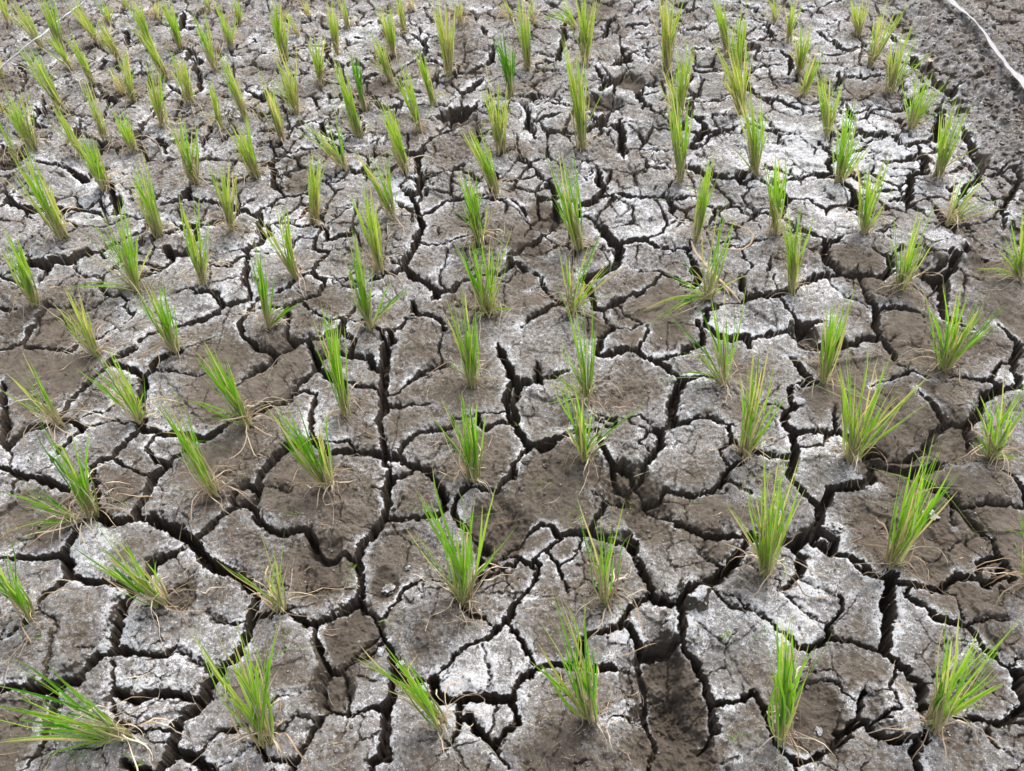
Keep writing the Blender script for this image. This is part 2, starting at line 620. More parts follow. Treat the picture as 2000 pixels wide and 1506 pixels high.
CR[(1000,306,3.764)] = """
18:-10,185 90,175 180,150
30:170,130 220,180 290,210
14:130,265 230,240 280,210
40:0,40 100,50 180,30
60:620,60 650,130 640,200 690,230 620,290 600,330
30:640,300 760,290 860,310 950,320 1060,295 1160,310 1260,305 1370,290
50:1160,320 1170,400
20:1170,420 1220,460 1270,500
20:1200,470 1120,530 1070,580 990,600
50:820,630 900,620 990,610
35:990,620 1060,660 1150,680 1260,690
30:470,440 560,430 640,490 680,560
95:680,560 730,620 790,690
75:790,700 780,760 720,830 650,880 540,900
45:1310,650 1290,720 1340,790 1380,840 1360,920
25:1070,840 1140,880 1220,900 1260,940
24:1100,870 1040,940 960,1000 880,1020 810,1060 700,1110
10:840,770 900,850 1060,840
55:520,880 560,960 600,1060 610,1130 700,1130
36:50,790 120,840 220,890 240,980 300,1040 380,1080
48:370,1090 280,1110 200,1160 120,1200 70,1260
10:110,990 220,950
14:210,670 260,750
60:-10,730 50,680
46:300,390 330,460 270,540 180,600 70,640
50:300,240 320,320 330,400
40:90,400 140,470
40:470,370 530,340
16:870,1180 960,1220 870,1270 740,1275 690,1230
25:1000,1230 980,1320
45:840,1410 930,1430 1000,1480 1130,1490 1220,1450 1300,1400 1400,1360 1400,1280 1370,1200
55:1420,1130 1430,1250 1510,1310 1600,1340 1700,1310
70:1720,1300 1750,1400
30:1760,1340 1890,1280
35:1690,900 1690,980 1740,1030 1890,1030
14:1700,880 1760,810
25:1490,1110 1590,1080 1670,1070
45:1310,80 1370,110 1440,140 1560,160 1670,150
55:1670,180 1730,110 1760,80
20:1690,200 1770,240
14:1020,0 1050,50 1110,90 1180,90
30:1280,90 1310,30
20:1440,350 1510,365 1620,360 1740,360
18:1740,250 1700,300 1740,360 1790,400
22:1690,410 1750,440 1870,410
20:1750,440 1780,490
35:1500,370 1490,440 1440,510
12:840,410 870,350
14:530,60 590,130 550,160
14:470,150 560,180
22:1590,690 1690,680 1780,620 1880,610
20:1690,690 1710,750
50:660,1330 640,1400 620,1450 680,1460
50:1330,830 1370,900 1320,950"""
CR[(1500,306,3.764)] = """
28:40,200 140,170 260,140 370,130 400,140
50:500,20 440,60 470,140
50:470,140 540,170 600,220 640,280
22:660,290 760,260
70:660,350 680,450
50:90,240 150,290 120,360 110,400
28:160,280 290,300 370,350 440,380 500,350 620,350
22:440,390 420,440
24:720,-10 790,40 850,50 960,30 1050,10
60:1150,-10 1160,120
16:900,90 1000,100 1090,120
25:900,150 1000,160 1070,140
60:1040,160 1050,280 1010,320 900,330
18:900,250 1030,270 1130,270 1230,320
40:1040,350 1120,380 1180,440
25:1290,200 1340,260 1400,200
45:1500,60 1560,110 1540,180 1450,230 1400,330
20:1620,150 1740,130 1880,130
40:1840,200 1770,300 1720,400 1740,540
10:1800,430 1880,440
32:60,440 150,470 180,540
48:250,540 350,580 430,610 500,620 560,570
70:430,640 420,740 430,790
48:430,790 520,850 600,880 720,870
40:720,870 800,900 860,940
60:880,750 900,850
16:730,640 800,700 880,760
14:790,560 880,580 960,640
30:1090,760 1130,820
25:1120,850 1200,860 1320,830 1410,780
50:1410,780 1450,700 1540,740
60:1130,880 1250,910 1330,890
75:1280,920 1290,1000 1290,1130
22:1530,800 1590,770 1680,760
52:-10,1010 80,1000 180,980 260,930 360,890 480,880 560,890
18:0,820 40,920 60,970
32:80,1030 140,1110 200,1170 250,1230
38:0,1310 100,1290 250,1250 400,1210 440,1210
14:480,960 560,1040 650,1060 740,1110
60:790,1090 800,1150 790,1260
45:790,1260 850,1350 940,1440
45:800,1110 900,1110 1000,1110 1100,1150 1150,1200
52:530,1380 640,1390 700,1340 820,1330
100:260,1330 290,1400 380,1400
60:1290,1130 1300,1180 1390,1220 1540,1280
60:1690,1230 1780,1310 1850,1390 1820,1480
16:900,1360 940,1320
30:670,900 700,980 740,1060
60:1200,900 1240,950"""
CR[(0,0,4)] = """
20:430,710 500,680 600,650
25:110,770 160,720 210,640 200,560 110,550
40:140,510 180,530
22:350,550 440,500 460,450
50:270,950 310,870 280,830
30:280,990 360,990
30:480,840 540,790
50:640,1120 610,1030 650,970 680,960
45:790,710 840,770 910,790 860,840
16:920,830 1080,845
50:1060,1070 1120,1000 1180,940 1250,950
50:1190,920 1220,850
18:880,1120 960,1110
16:1110,1105 1220,1100 1260,1080
60:1240,1110 1300,1140 1290,1200
25:1570,980 1640,980
25:1730,920 1800,880 1860,860
24:1850,700 1940,720 2000,760
16:1010,370 1120,350 1250,350
40:1000,390 1000,270
20:850,250 980,250 1070,220
60:1420,220 1430,100
40:1380,220 1530,220
50:1560,700 1560,580
45:1520,540 1560,480 1480,470 1500,400
22:1800,400 1900,370 2000,330
14:1760,450 1880,430 2000,400
30:1280,640 1360,690 1440,740
22:1420,880 1480,850
50:0,1130 100,1150 200,1180
40:740,120 780,90
14:820,160 920,130 1010,130
30:1030,550 1040,600 1110,590
50:790,450 840,490
40:720,570 770,540
20:320,1100 430,1130
40:1640,1040 1600,1080 1600,1180
30:30,400 90,420
20:160,330 250,310
15:1300,770 1400,740
20:1140,80 1200,40"""
CR[(500,0,4)] = """
18:-20,290 100,260 260,240 330,220 430,190
30:360,80 400,130 450,180 480,120
16:470,150 600,150 790,150
16:680,220 800,215 900,205
22:0,400 80,430 180,420
22:230,370 310,340
25:220,410 320,410 440,390
40:600,310 550,380 560,440 610,500 700,530
26:700,530 820,500 900,460 970,430
14:750,290 900,285
35:820,610 900,580 990,570
50:830,660 870,610
35:280,600 360,590 440,580 560,540
14:1090,520 1180,510 1270,470
50:1340,370 1310,430
30:1180,250 1260,290 1300,330 1350,300 1420,290
30:1380,470 1440,510 1480,540
18:1330,660 1420,620 1480,600
50:1570,570 1680,560 1740,520 1830,490 1860,400
50:1680,690 1740,640 1780,600
14:1500,830 1530,770 1630,710
16:1290,830 1350,840 1480,840
18:1010,860 1120,860 1220,850
40:920,760 960,860 1000,880
60:1420,920 1500,920 1550,870 1620,870
60:1500,940 1540,1020
36:1540,1020 1450,1040 1370,1080 1290,1150 1260,1190
70:1130,1180 1260,1200 1300,1160
26:-10,1070 40,1030 180,1030 290,1000 400,970 520,950 600,910 680,840
50:520,980 540,1060
16:650,1080 750,1070 870,1080 930,1060
30:820,940 840,1010
22:270,1220 360,1170 440,1160 560,1130
16:590,1150 740,1165 860,1155 980,1120
25:20,1150 60,1130 160,1140 230,1170
40:590,770 570,720
18:580,770 680,775
20:840,740 960,745
50:20,830 60,780
30:250,1080 290,1020
30:1760,190 1790,270 1830,240
14:1700,70 1800,40 1860,60
40:1260,70 1340,80
18:1090,160 1180,120
60:1850,770 1800,840 1760,880
40:1740,780 1700,850
30:1200,690 1260,720"""
CR[(1000,0,4)] = """
18:770,150 870,130 960,110 1010,80 1060,50 1120,0
40:750,190 740,260 710,320
16:820,215 920,190 1030,200
22:1060,160 1110,190 1150,210
40:840,390 870,440 900,450
28:900,450 980,400 1060,370 1160,360
85:790,520 900,480
18:1030,450 1070,500 1170,520
10:900,300 1000,280 1140,270
22:1290,390 1400,400 1500,395 1640,380
20:1310,100 1440,70 1540,100
16:1300,280 1400,250 1480,230
30:1500,240 1530,200
70:1420,520 1500,550 1560,550
30:1560,550 1620,560
40:1370,660 1400,600 1440,600
26:1370,800 1480,800 1580,790 1700,770
70:1390,810 1390,900
20:1470,930 1600,910 1700,870
60:1450,950 1470,970
34:1520,1020 1620,1030 1700,1030 1780,1000
70:1500,1040 1440,1090 1400,1150 1440,1160
30:1830,600 1890,540 2000,510
40:1830,650 1880,720 2000,780
18:1660,140 1780,150 1900,160 2000,190
22:1660,10 1760,20 1860,50 1920,60
30:1900,80 2000,120
18:1800,320 1900,310 2000,290
14:1860,440 1940,420 2000,410
20:1030,690 1100,680 1200,670
14:1070,740 1140,720 1200,725
50:1000,680 960,720 1040,800 1020,850
28:1080,820 1120,870 1180,890
85:680,700 760,640 830,620
38:640,520 690,590 740,640
90:790,780 780,880 700,960
40:600,870 660,940
70:840,1010 860,1080 850,1170 880,1234
28:690,990 760,1010 820,1040 850,980
12:850,1000 930,995
22:890,1190 940,1150 1040,1160 1130,1170 1250,1175
48:430,140 410,200 410,280 380,380 360,480
20:150,400 230,430 320,450 370,490
30:170,530 240,510 340,490
12:200,100 280,90
48:0,760 100,770 230,780
30:400,740 350,800 380,880
16:120,890 220,870 300,830
50:90,870 130,950 130,1040 180,1100
25:200,1010 300,980 400,950
30:380,880 470,880"""
CR[(1500,0,4)] = """
18:270,75 400,60 500,20
25:540,0 620,35
16:420,170 490,200 560,170
14:430,245 520,230
50:0,230 40,270
30:390,260 440,290 510,330
45:510,330 560,390 650,410
30:650,410 740,380 780,350
18:430,440 530,440 640,420
50:90,400 170,450 180,540 160,590
16:0,400 90,400
20:150,330 260,320
18:0,520 100,520
50:550,560 560,640 530,700
28:560,610 640,610 740,620 860,600 940,590
30:720,570 730,620
38:-20,770 100,800 180,840 280,870
16:200,810 290,830 400,830
38:820,810 900,840 980,860 1060,850 1110,790
22:730,890 790,860 880,840
60:610,820 640,900 650,960
28:500,1000 560,1040 740,1050
55:740,1080 800,1060 880,1040
18:0,980 60,1020 180,1040
45:370,1090 430,1160 500,1230
36:980,1070 1020,1130 1100,1140 1180,1120 1280,1100
50:1180,1160 1200,1230
75:1340,860 1350,950 1310,1050 1300,1090
60:970,280 1000,330
90:1100,440 1160,520 1130,540
80:1280,640 1350,720 1420,760
20:1540,640 1620,660 1720,640
24:1440,740 1520,700 1590,680
25:1780,60 1860,90 2000,100 2200,90
20:1690,50 1780,20 1900,-20
30:1700,150 1800,190 1900,190 2000,180
16:1900,310 2000,300
60:1520,1000 1560,1100 1600,1180
40:960,600 1040,650 1060,720"""
# salt crust (+) and bare brown mud (-), photo pixels: x,y,radius,strength
SPOT = [(int(a),int(b),int(c),float(d)) for a,b,c,d in (s.split(',') for s in """
1090,990,120,-.8 480,890,90,-.8 80,720,90,-.7 620,985,95,-.6 1810,1030,110,-.8 1740,810,100,-.8 1610,760,45,-.9 1670,510,60,-.9 1770,650,80,-.8
850,670,80,-.7 700,1230,50,-.9 890,1250,55,-.6 40,1440,70,-.4 690,1470,50,-.4 1080,1460,60,-.7 1900,1190,70,-.7 1960,1060,60,-.7 560,720,60,-.5 640,1120,60,-.4
240,940,60,-.5 1390,1370,90,-.6 1250,760,70,-.3 1050,560,60,-.5 1300,590,70,-.5 1250,620,60,-.4 440,760,70,-.5 1440,1030,80,-.5 1350,970,60,-.4 1850,930,90,-.5
880,280,60,-.5 1200,330,50,-.2 1180,40,60,-.6 900,110,60,-.5 740,180,50,-.4 780,130,50,-.3 560,350,60,-.4 30,170,40,-.8 1650,180,50,-.5 150,600,60,-.3 390,690,50,-.5 960,480,90,-.4
1040,700,60,.1 600,640,70,-.5 540,1230,80,-.1 780,820,50,-.6 920,830,80,-.4 1700,1290,70,-.3 1600,1310,70,-.2 520,1400,50,-.2 1880,1450,60,-.2 1850,760,60,-.3
1900,600,80,-.4 1950,540,60,-.4 170,1230,80,-.1 90,1000,60,-.5 20,580,30,-.3 60,640,60,-.6 770,970,70,-.3 330,1260,60,.2
180,1075,45,.9 250,1200,50,.7 300,1320,90,.5 930,1330,70,.7 870,1350,40,.9 1370,1210,55,.8 1570,1170,55,.8 1700,1170,40,.6 1760,1240,40,.7 1880,905,30,1.2 1690,920,35,1. 1640,880,35,.8
70,890,70,.5 1850,485,40,1. 1600,300,80,.8 1690,250,70,.9 1810,300,60,.8 1700,340,60,.8 1480,330,50,.6 1500,260,60,.5 380,600,50,.5 270,640,60,.4 440,560,30,.8 540,450,50,.8
1240,470,60,.4 1160,740,40,.5 1300,850,70,.3 640,820,40,.7 300,910,30,.5 200,1050,40,.6 1490,1250,60,.4 1420,1330,35,.8 1250,1380,40,.6 540,1450,50,.7 700,1440,50,.3 190,1480,30,.5
1640,450,50,.4 1880,1400,40,.4 1760,1380,35,.8 1790,1460,40,.5 780,390,30,1. 790,360,30,1. 1180,200,30,.4 760,60,60,.4 420,300,60,.3 1940,1180,50,.3 1230,1280,40,.6 1150,980,30,.4
1630,1035,25,1.2 1530,890,40,.6 1480,620,50,.5 1660,660,40,.7 1590,600,60,.4 1400,620,40,.6 1290,690,40,.6 950,720,60,.3 1130,650,40,.5 640,90,60,.4 1620,100,60,.4 1560,60,60,.4
230,570,60,.3 120,430,80,.2 220,360,70,.3 1230,390,90,.2 1390,300,70,.4 1570,370,80,.5 1340,1060,80,.1 1200,1200,50,.3 1020,1200,60,.1 60,1140,60,.3""".split())]
# sunken places: x,y,radius,depth m
PIT = [(1290,1340,80,.03),(1310,1440,85,.026),(1235,960,55,.022),(1270,1010,50,.02),(620,1110,55,.02),(1066,425,45,.022),(1030,480,40,.018),(690,1240,60,.02),(1620,1340,0,0),
(655,1340,45,.02),(1160,640,30,.01),(1270,200,0,0),(1180,200,40,.04),(1230,160,30,.03),(890,230,35,.035),(1570,650,30,.04),(360,1165,30,.015),(1590,1400,70,.02),(20,300,35,.04),(1840,520,30,.0),
(970,1030,60,.03),(1730,900,60,.02),(1850,860,60,.015),(1830,780,0,0),(750,1140,30,.015),(1300,1290,40,.02),(1900,520,40,.02),(1410,960,0,0),(1340,1400,60,.02)]
MOUND = [(1345,500,0,0),(1850,500,60,.03),(120,480,70,.02),(220,370,60,.015),(960,420,60,.02),(1040,660,0,0),(640,1090,60,.02),(570,1330,80,.015),(1380,760,0,0),(1760,1400,50,.02),(1350,1170,30,.03),
(1430,830,0,0),(1000,250,80,.02),(1080,230,60,.02),(1020,770,50,.015),(1790,620,0,0),(1910,560,80,.02),(1190,190,0,0),(1230,240,50,.02),(90,340,60,.02),(1420,1210,60,.01),(1060,1450,120,.012),(690,630,60,.0),
(1820,790,90,.02),(1320,1230,35,.02),(1130,880,60,.012),(280,590,0,0),(1870,930,70,.015),(850,1200,60,.02),(560,300,0,0)]
# rice seedlings: row | base x,y | blades | yellowing 0-9 | photo pixels of the outermost blade tips
TUFTS = """
1|239,1438|34|1|-5,1340 5,1290 35,1315 100,1302 0,1452 -30,1375 60,1420 -40,1400 90,1478 50,1350
1|520,1448|30|3|368,1228 440,1225 470,1205 488,1240 540,1232 408,1290 505,1270
1|868,1422|20|3|704,1284 712,1268 757,1265 785,1280 735,1335 800,1300
1|1151,1414|30|2|1056,1214 1082,1165 1100,1180 1141,1180 1170,1260 1055,1265 1038,1290 1125,1200 1150,1190
1|1524,1441|34|2|1500,1275 1514,1205 1530,1215 1548,1225 1568,1210 1622,1232 1577,1262 1540,1215
1|1819,1425|34|3|1853,1205 1883,1192 1915,1250 1928,1262 1990,1212 1940,1306 1958,1335 1826,1290 1900,1245
2|66,1204|22|1|0,1075 8,1062 -30,1090 -60,1110 -70,1060 25,1110 -40,1075
2|319,1183|26|3|140,1068 188,1012 215,1040 245,1055 300,1083 306,1100 200,1110 170,1100
2|550,1195|13|5|428,1098 465,1120 512,1035 555,1043 480,1135 535,1090
2|912,1177|26|2|818,958 853,925 880,962 836,975 906,1005 967,960 1000,1032 783,1028 925,985
2|1181,1175|15|2|1125,970 1197,982 1218,982 1236,1042 1172,1020 1180,1045 1142,1040
2|1491,1125|34|5|1490,868 1508,878 1541,874 1564,890 1572,955 1412,982 1530,880 1460,960
2|1744,1104|32|3|1760,900 1800,868 1830,855 1836,880 1882,914 1866,964 1780,905 1820,900
2|1999,1150|10|3|1990,1000 2005,990 2030,1040 1985,1060 2045,1020
3|154,1017|15|2|0,964 0,1003 40,934 0,1048 14,1066 50,954
3|181,1010|26|2|82,818 118,868 141,850 173,848 72,850 100,850 160,860
3|425,972|22|3|300,780 313,760 328,752 350,772 346,890 365,815 310,800
3|643,958|26|1|508,782 540,776 520,800 580,786 598,822 635,800 560,800 632,850
3|925,940|34|1|864,782 895,764 912,790 930,786 938,832 880,800
3|1141,905|26|2|1076,738 1093,727 1112,728 1126,752 1258,790 1198,806 1136,790
3|1452,887|36|2|1468,682 1484,678 1498,690 1518,712 1535,775 1448,738 1506,840 1476,690
3|1662,897|38|3|1624,690 1655,680 1690,675 1739,700 1808,740 1813,788 1765,776 1744,708 1640,720 1705,690
3|1936,897|30|3|1899,784 1916,778 1962,724 2000,744 2010,800 2010,902 1898,865 1985,760
4|114,833|14|3|40,706 62,714 0,762 50,690 82,760 20,735
4|279,823|22|3|149,720 195,690 224,690 281,738 172,668 210,680 285,800
4|489,836|34|2|376,690 398,668 420,690 438,696 450,720 367,815 385,700
4|675,812|30|2|612,620 628,598 645,612 655,625 672,645 640,600
4|925,756|34|3|869,620 872,586 909,558 929,588 880,600 934,640 895,580
4|1146,788|28|3|1092,662 1106,598 1125,610 1157,600 1166,645 1062,794 1110,600 1140,600
4|1414,754|18|2|1303,620 1332,690 1367,596 1414,570 1436,606 1460,552 1280,748 1390,590
4|1606,746|28|3|1605,562 1628,588 1650,575 1670,560 1662,592 1610,600 1640,590
4|1843,719|38|1|1808,582 1845,567 1875,570 1920,568 1932,583 1966,600 1954,636 1816,665 1890,580
5|186,691|22|4|100,592 126,566 151,563 167,604 110,620 140,570
5|343,689|32|2|255,572 274,545 292,552 319,548 341,596 305,565 265,560
5|526,651|20|1|497,480 508,490 490,505 524,512 590,592 502,485
5|718,643|28|1|669,506 677,453 686,442 694,453 705,474 808,555 728,524 690,460
5|954,619|34|1|885,480 900,500 941,437 920,478 998,442 978,486 960,480 1000,605 935,450
5|1117,617|22|2|1092,490 1170,464 1200,512 1117,490 1219,527 1178,633 1105,500 1180,520
5|1383,585|26|2|1332,506 1369,437 1420,394 1434,430 1404,396 1458,540 1238,620 1266,642 1410,420
5|1545,574|32|4|1520,416 1540,394 1564,384 1586,416 1556,410 1530,430
5|1758,569|30|3|1744,430 1731,486 1787,420 1803,416 1824,402 1820,478 1764,452 1790,440
5|1982,553|28|3|1970,416 1979,434 1997,410 2006,450 2010,420 1906,531 2025,440
6|74,601|34|2|5,445 20,464 34,462 41,478 0,488 12,455
6|266,566|26|2|218,410 240,382 250,416 172,422 300,480 134,566 230,400
6|396,558|24|4|350,386 359,408 391,384 372,438 408,432 355,400
6|582,542|20|4|535,410 550,400 561,410 499,432 545,410
6|744,532|34|4|683,381 704,358 722,368 726,392 735,410 710,370 690,390
6|941,479|34|2|898,346 914,333 928,338 899,394 905,340 935,380
6|1128,492|34|1|1066,304 1088,358 1080,398 1098,304 1112,308 1122,300 1075,330
6|1356,476|32|4|1372,330 1384,300 1396,300 1400,345 1366,360 1390,310
6|1508,465|26|3|1490,318 1510,308 1537,300 1498,328 1536,358 1515,320
6|1686,460|32|3|1673,376 1670,310 1736,306 1720,320 1745,366 1699,320 1716,430 1728,312
6|1853,439|16|5|1914,320 1926,345 1867,345 1952,392 1958,410 1880,350
7|133,479|32|3|21,306 45,280 60,292 36,285 100,362 8,345
7|313,465|30|3|247,336 281,300 262,345 293,354 270,310
7|457,457|24|4|404,312 425,325 444,325 468,320 430,330
7|614,436|34|5|603,302 610,296 622,300 630,318 600,330
7|766,431|26|2|697,300 734,296 760,298 748,310 712,330
7|973,388|32|3|900,255 925,262 940,253 955,288 910,265
7|1324,364|34|2|1306,155 1320,175 1345,195 1355,218 1308,220 1330,240 1290,140
7|1475,345|36|3|1445,200 1435,212 1468,162 1490,188 1497,225 1455,210
7|1638,354|32|1|1645,232 1668,195 1682,225 1698,285 1655,215 1635,250
7|1827,354|32|3|1835,230 1865,200 1876,202 1895,205 1875,265 1850,215
8|30,300|8|2|-20,200 10,230 0,250
8|67,297|32|3|-12,175 3,160 25,190 38,170 62,180 15,200
8|165,315|22|4|100,200 112,208 133,250 105,215
8|210,383|34|3|143,262 163,260 185,268 192,290 150,280
8|265,300|26|3|212,205 232,218 255,220 222,230 245,235
8|382,359|28|3|330,240 350,237 360,240 385,245 340,260
8|500,346|34|4|435,245 450,240 467,250 482,225 488,260
8|673,340|18|2|585,258 592,235 630,260 652,210 665,250
8|795,346|30|3|738,195 750,207 758,205 772,222 745,230
8|980,305|38|5|950,132 942,180 962,150 990,175 995,215 948,200
8|1135,292|40|4|1097,75 1105,95 1130,107 1120,125 1147,140 1102,120 1140,110
8|1330,225|34|3|1320,140 1335,85 1355,82 1357,105 1343,82 1295,140
8|1450,228|38|4|1397,95 1425,100 1457,87 1470,112 1410,162 1440,105
8|1610,270|30|3|1595,150 1610,147 1622,150 1648,162 1640,175 1600,160
8|1777,255|28|3|1765,165 1790,140 1822,145 1852,162 1810,150 1850,175
9|122,222|30|3|37,100 55,92 72,100 90,150 50,130
9|208,282|16|2|150,140 170,160 175,150 197,220 160,180
9|322,255|26|4|282,115 300,130 322,150 285,160 310,140
9|372,202|28|3|330,95 350,112 360,122 367,150 340,110
9|260,197|24|3|240,100 250,100 232,120 245,115
9|432,257|26|4|407,162 415,160 425,200 410,180
9|480,235|26|4|425,105 442,112 460,140 462,160 435,120
9|580,225|30|3|530,100 542,125 565,140 577,90 522,150 560,130
9|552,277|22|5|515,160 527,170 535,175 505,137 520,180
9|702,267|34|2|647,110 662,120 675,130 655,140 690,200
9|820,255|26|3|782,130 792,125 802,145 765,150 812,212
9|712,220|22|0|680,100 692,105 702,120 690,130
9|1185,0|0|0|0,0
10|185,172|24|3|140,62 130,75 150,95 165,110
10|140,135|22|3|92,65 90,75 107,68 120,90
10|242,185|8|8|207,135 218,130 225,150
10|298,105|30|2|245,0 260,0 277,5 265,12 272,20
10|325,155|34|2|267,58 282,55 295,75 275,70 300,100
10|422,140|20|2|370,20 400,15 390,50 410,80
10|235,120|22|4|185,55 197,37 212,55 190,40
10|627,167|26|3|600,80 615,75 635,70 610,105 622,80
10|762,160|28|3|725,72 737,82 752,92 730,90
10|847,210|28|1|807,100 817,92 830,115 832,140 812,105
10|875,150|32|3|845,5 857,0 875,0 892,8 885,60 850,20
10|997,195|34|0|962,78 975,75 982,60 1000,100 1007,95 970,80
10|1112,0|0|0|0,0
10|1302,142|38|4|1288,0 1300,-5 1335,0 1318,0 1292,40 1310,0
10|1440,160|28|3|1420,75 1430,50 1447,15 1457,10 1460,40
10|1560,148|30|4|1547,62 1575,57 1587,45 1585,75 1552,75 1565,55
10|1567,195|22|3|1600,88 1615,88 1610,112 1575,140 1560,160 1590,100
10|1735,185|30|3|1727,90 1745,75 1777,57 1760,62 1817,105 1738,90
11|122,97|26|2|72,0 87,0 107,0 80,5 98,-5
11|82,97|22|4|5,20 25,0 45,0 57,35 20,5
11|170,50|12|3|120,0 150,-5 145,0
11|192,90|24|4|140,22 150,15 162,25 175,37
11|215,52|16|3|185,0 200,0 222,15 212,10
11|308,40|12|7|292,0 302,0 310,10
11|352,100|28|3|310,5 335,5 345,37 318,5
11|452,95|20|3|415,0 437,37 465,30 428,10
11|470,45|20|3|452,0 465,0 472,15
11|557,122|32|2|525,25 537,0 550,15 565,37 532,5
11|607,42|12|6|582,0 600,0 595,0
11|660,110|28|3|640,10 650,7 660,20 637,25
11|770,110|34|3|732,15 745,10 765,15 770,37 738,25
11|1030,142|32|3|1000,25 1010,0 1025,0 1032,15 1037,50 1015,0
11|1142,135|38|3|1127,0 1140,-5 1150,0 1160,15 1170,5 1135,0
11|1125,58|18|1|1075,25 1105,0 1070,35 1095,10
11|1420,115|26|3|1390,0 1405,0 1415,5 1398,0
11|1540,85|26|3|1545,0 1557,0 1565,15 1542,30 1550,5
11|1672,77|30|4|1660,0 1670,0 1685,0 1697,8 1663,20
11|1700,130|26|4|1705,38 1732,5 1740,15 1770,15 1765,27 1715,30
11|1778,150|0|0|0,0
12|585,78|10|5|547,15 565,25 560,20
12|680,60|18|3|660,0 672,0 668,0
12|790,67|20|3|770,-10 785,0 778,-10
12|805,28|12|8|790,0 810,-5 800,0
12|1001,50|14|3|982,0 990,5 985,0
12|1042,48|10|7|1032,0 1040,0 1050,5
12|900,50|14|5|880,0 900,-5 892,0 905,0
12|1512,45|18|4|1500,0 1510,0 1527,0 1505,0
12|250,20|10|3|225,-20 245,-15 240,-10
12|410,30|10|4|395,-10 405,-15
12|20,50|16|4|-20,-20 10,-15 0,0
12|8,155|14|1|-25,110 0,112 -5,120
12|5,230|12|2|-20,160 -5,205 -10,170
"""
ROWS = []
for l in TUFTS.strip().splitlines():
    r, b, n, y, t = l.split('|')
    if int(n):
        ROWS.append((int(r), [float(v) for v in b.split(',')], int(n), int(y) / 9, [[float(v) for v in p.split(',')] for p in t.split()]))


# ---------------------------------------------------------------- noise
def hash2(ix, iy, seed):
    h = (ix.astype(np.int64) * 374761393 + iy.astype(np.int64) * 668265263 + seed * 1442695041) & 0xFFFFFFFF
    h = ((h ^ (h >> 13)) * 1274126177) & 0xFFFFFFFF
    return ((h ^ (h >> 16)) & 0xFFFFFF).astype(np.float32) / np.float32(0xFFFFFF)


_PT = np.random.RandomState(3).randint(0, 256, 256).astype(np.int32)
_PT = np.concatenate((_PT, _PT))
_GC = np.cos(np.arange(256) * 2 * math.pi / 256).astype(np.float32)
_GS = np.sin(np.arange(256) * 2 * math.pi / 256).astype(np.float32)


def perlin(x, y, seed):
    x, y = np.asarray(x, np.float32), np.asarray(y, np.float32)
    fx0, fy0 = np.floor(x), np.floor(y)
    ix, iy = fx0.astype(np.int32) + seed * 37, fy0.astype(np.int32) + seed * 91
    fx, fy = x - fx0, y - fy0
    u, v = fx * fx * (3 - 2 * fx), fy * fy * (3 - 2 * fy)
    py = (_PT[iy & 255], _PT[(iy + 1) & 255])

    def g(dx, dy):
        k = _PT[(((ix + dx) & 255) + py[dy]) & 511]
        return _GC[k] * (fx - dx) + _GS[k] * (fy - dy)
    n0 = g(0, 0) * (1 - u) + g(1, 0) * u
    n1 = g(0, 1) * (1 - u) + g(1, 1) * u
    return (n0 * (1 - v) + n1 * v) * np.float32(1.5)


def fbm(x, y, size, octs, seed, rough=0.5, ridged=False):
    out, a, f, tot = 0, 1.0, 1.0 / size, 0
    for k in range(octs):
        n = perlin(x * f + 17.3 * k, y * f - 9.1 * k, seed + k)
        out = out + a * ((1 - 2 * np.abs(n)) if ridged else n)
        tot += a
        a *= rough
        f *= 2.03
    return out / tot


def cells(x, y, size, seed, jitter=0.9):
    """distance to the nearest border of a jittered cell pattern, metres, and a number per cell"""
    x, y = x / size, y / size
    ix, iy = np.floor(x).astype(np.int64), np.floor(y).astype(np.int64)
    f1 = np.full(x.shape, 9.0, np.float32); f2 = f1.copy(); cid = f1.copy()
    for dx in (-1, 0, 1):
        for dy in (-1, 0, 1):
            cx, cy = ix + dx, iy + dy
            px = cx + 0.5 + jitter * (hash2(cx, cy, seed) - 0.5)
            py = cy + 0.5 + jitter * (hash2(cx, cy, seed + 1) - 0.5)
            d = np.sqrt((px - x) ** 2 + (py - y) ** 2).astype(np.float32)
            near = d < f1
            f2 = np.where(near, f1, np.minimum(f2, d))
            cid = np.where(near, hash2(cx, cy, seed + 2), cid)
            f1 = np.where(near, d, f1)
    return (f2 - f1) * size * 0.5, cid


def sstep(a, b, x):
    t = np.clip((x - a) / (b - a), 0, 1)
    return t * t * (3 - 2 * t)


# ---------------------------------------------------------------- the ground: one sheet, dense in the field seen, coarse to the horizon
ypx = np.concatenate((np.linspace(2150, 1540, 190, endpoint=False), np.linspace(1540, 520, 890, endpoint=False),
                      np.linspace(520, -20, 740, endpoint=False), np.linspace(-20, -430, 240)))
NR = len(ypx)
ang = PITCH + np.arctan((ypx - 753.0) / FPX)
Yd = CAM_H / np.tan(ang)
near = Yd[0] - np.cumsum(np.concatenate(([0.004], 0.004 * 1.22 ** np.arange(1, 46))))[::-1]
far = Yd[-1] + np.cumsum(0.012 * 1.16 ** np.arange(1, 52))
Yr = np.concatenate((near, Yd, far))
half = (np.clip(Yr, Yd[0], Yd[-1]) * math.cos(PITCH) + CAM_H * math.sin(PITCH)) * 1000.0 / FPX
so = np.linspace(1.035, 1.75, 200)
s_in = np.concatenate((-so[::-1], np.linspace(-1.035, 1.035, 1300)[1:-1], so))
NC = len(s_in)
grow = 1.75 + np.cumsum(0.0040 * 1.19 ** np.arange(1, 56))
S = np.concatenate((-grow[::-1], s_in, grow))
GX = (half[:, None] * S[None, :])
GY = np.repeat(Yr[:, None], len(S), axis=1)
R0, C0 = len(near), len(grow)
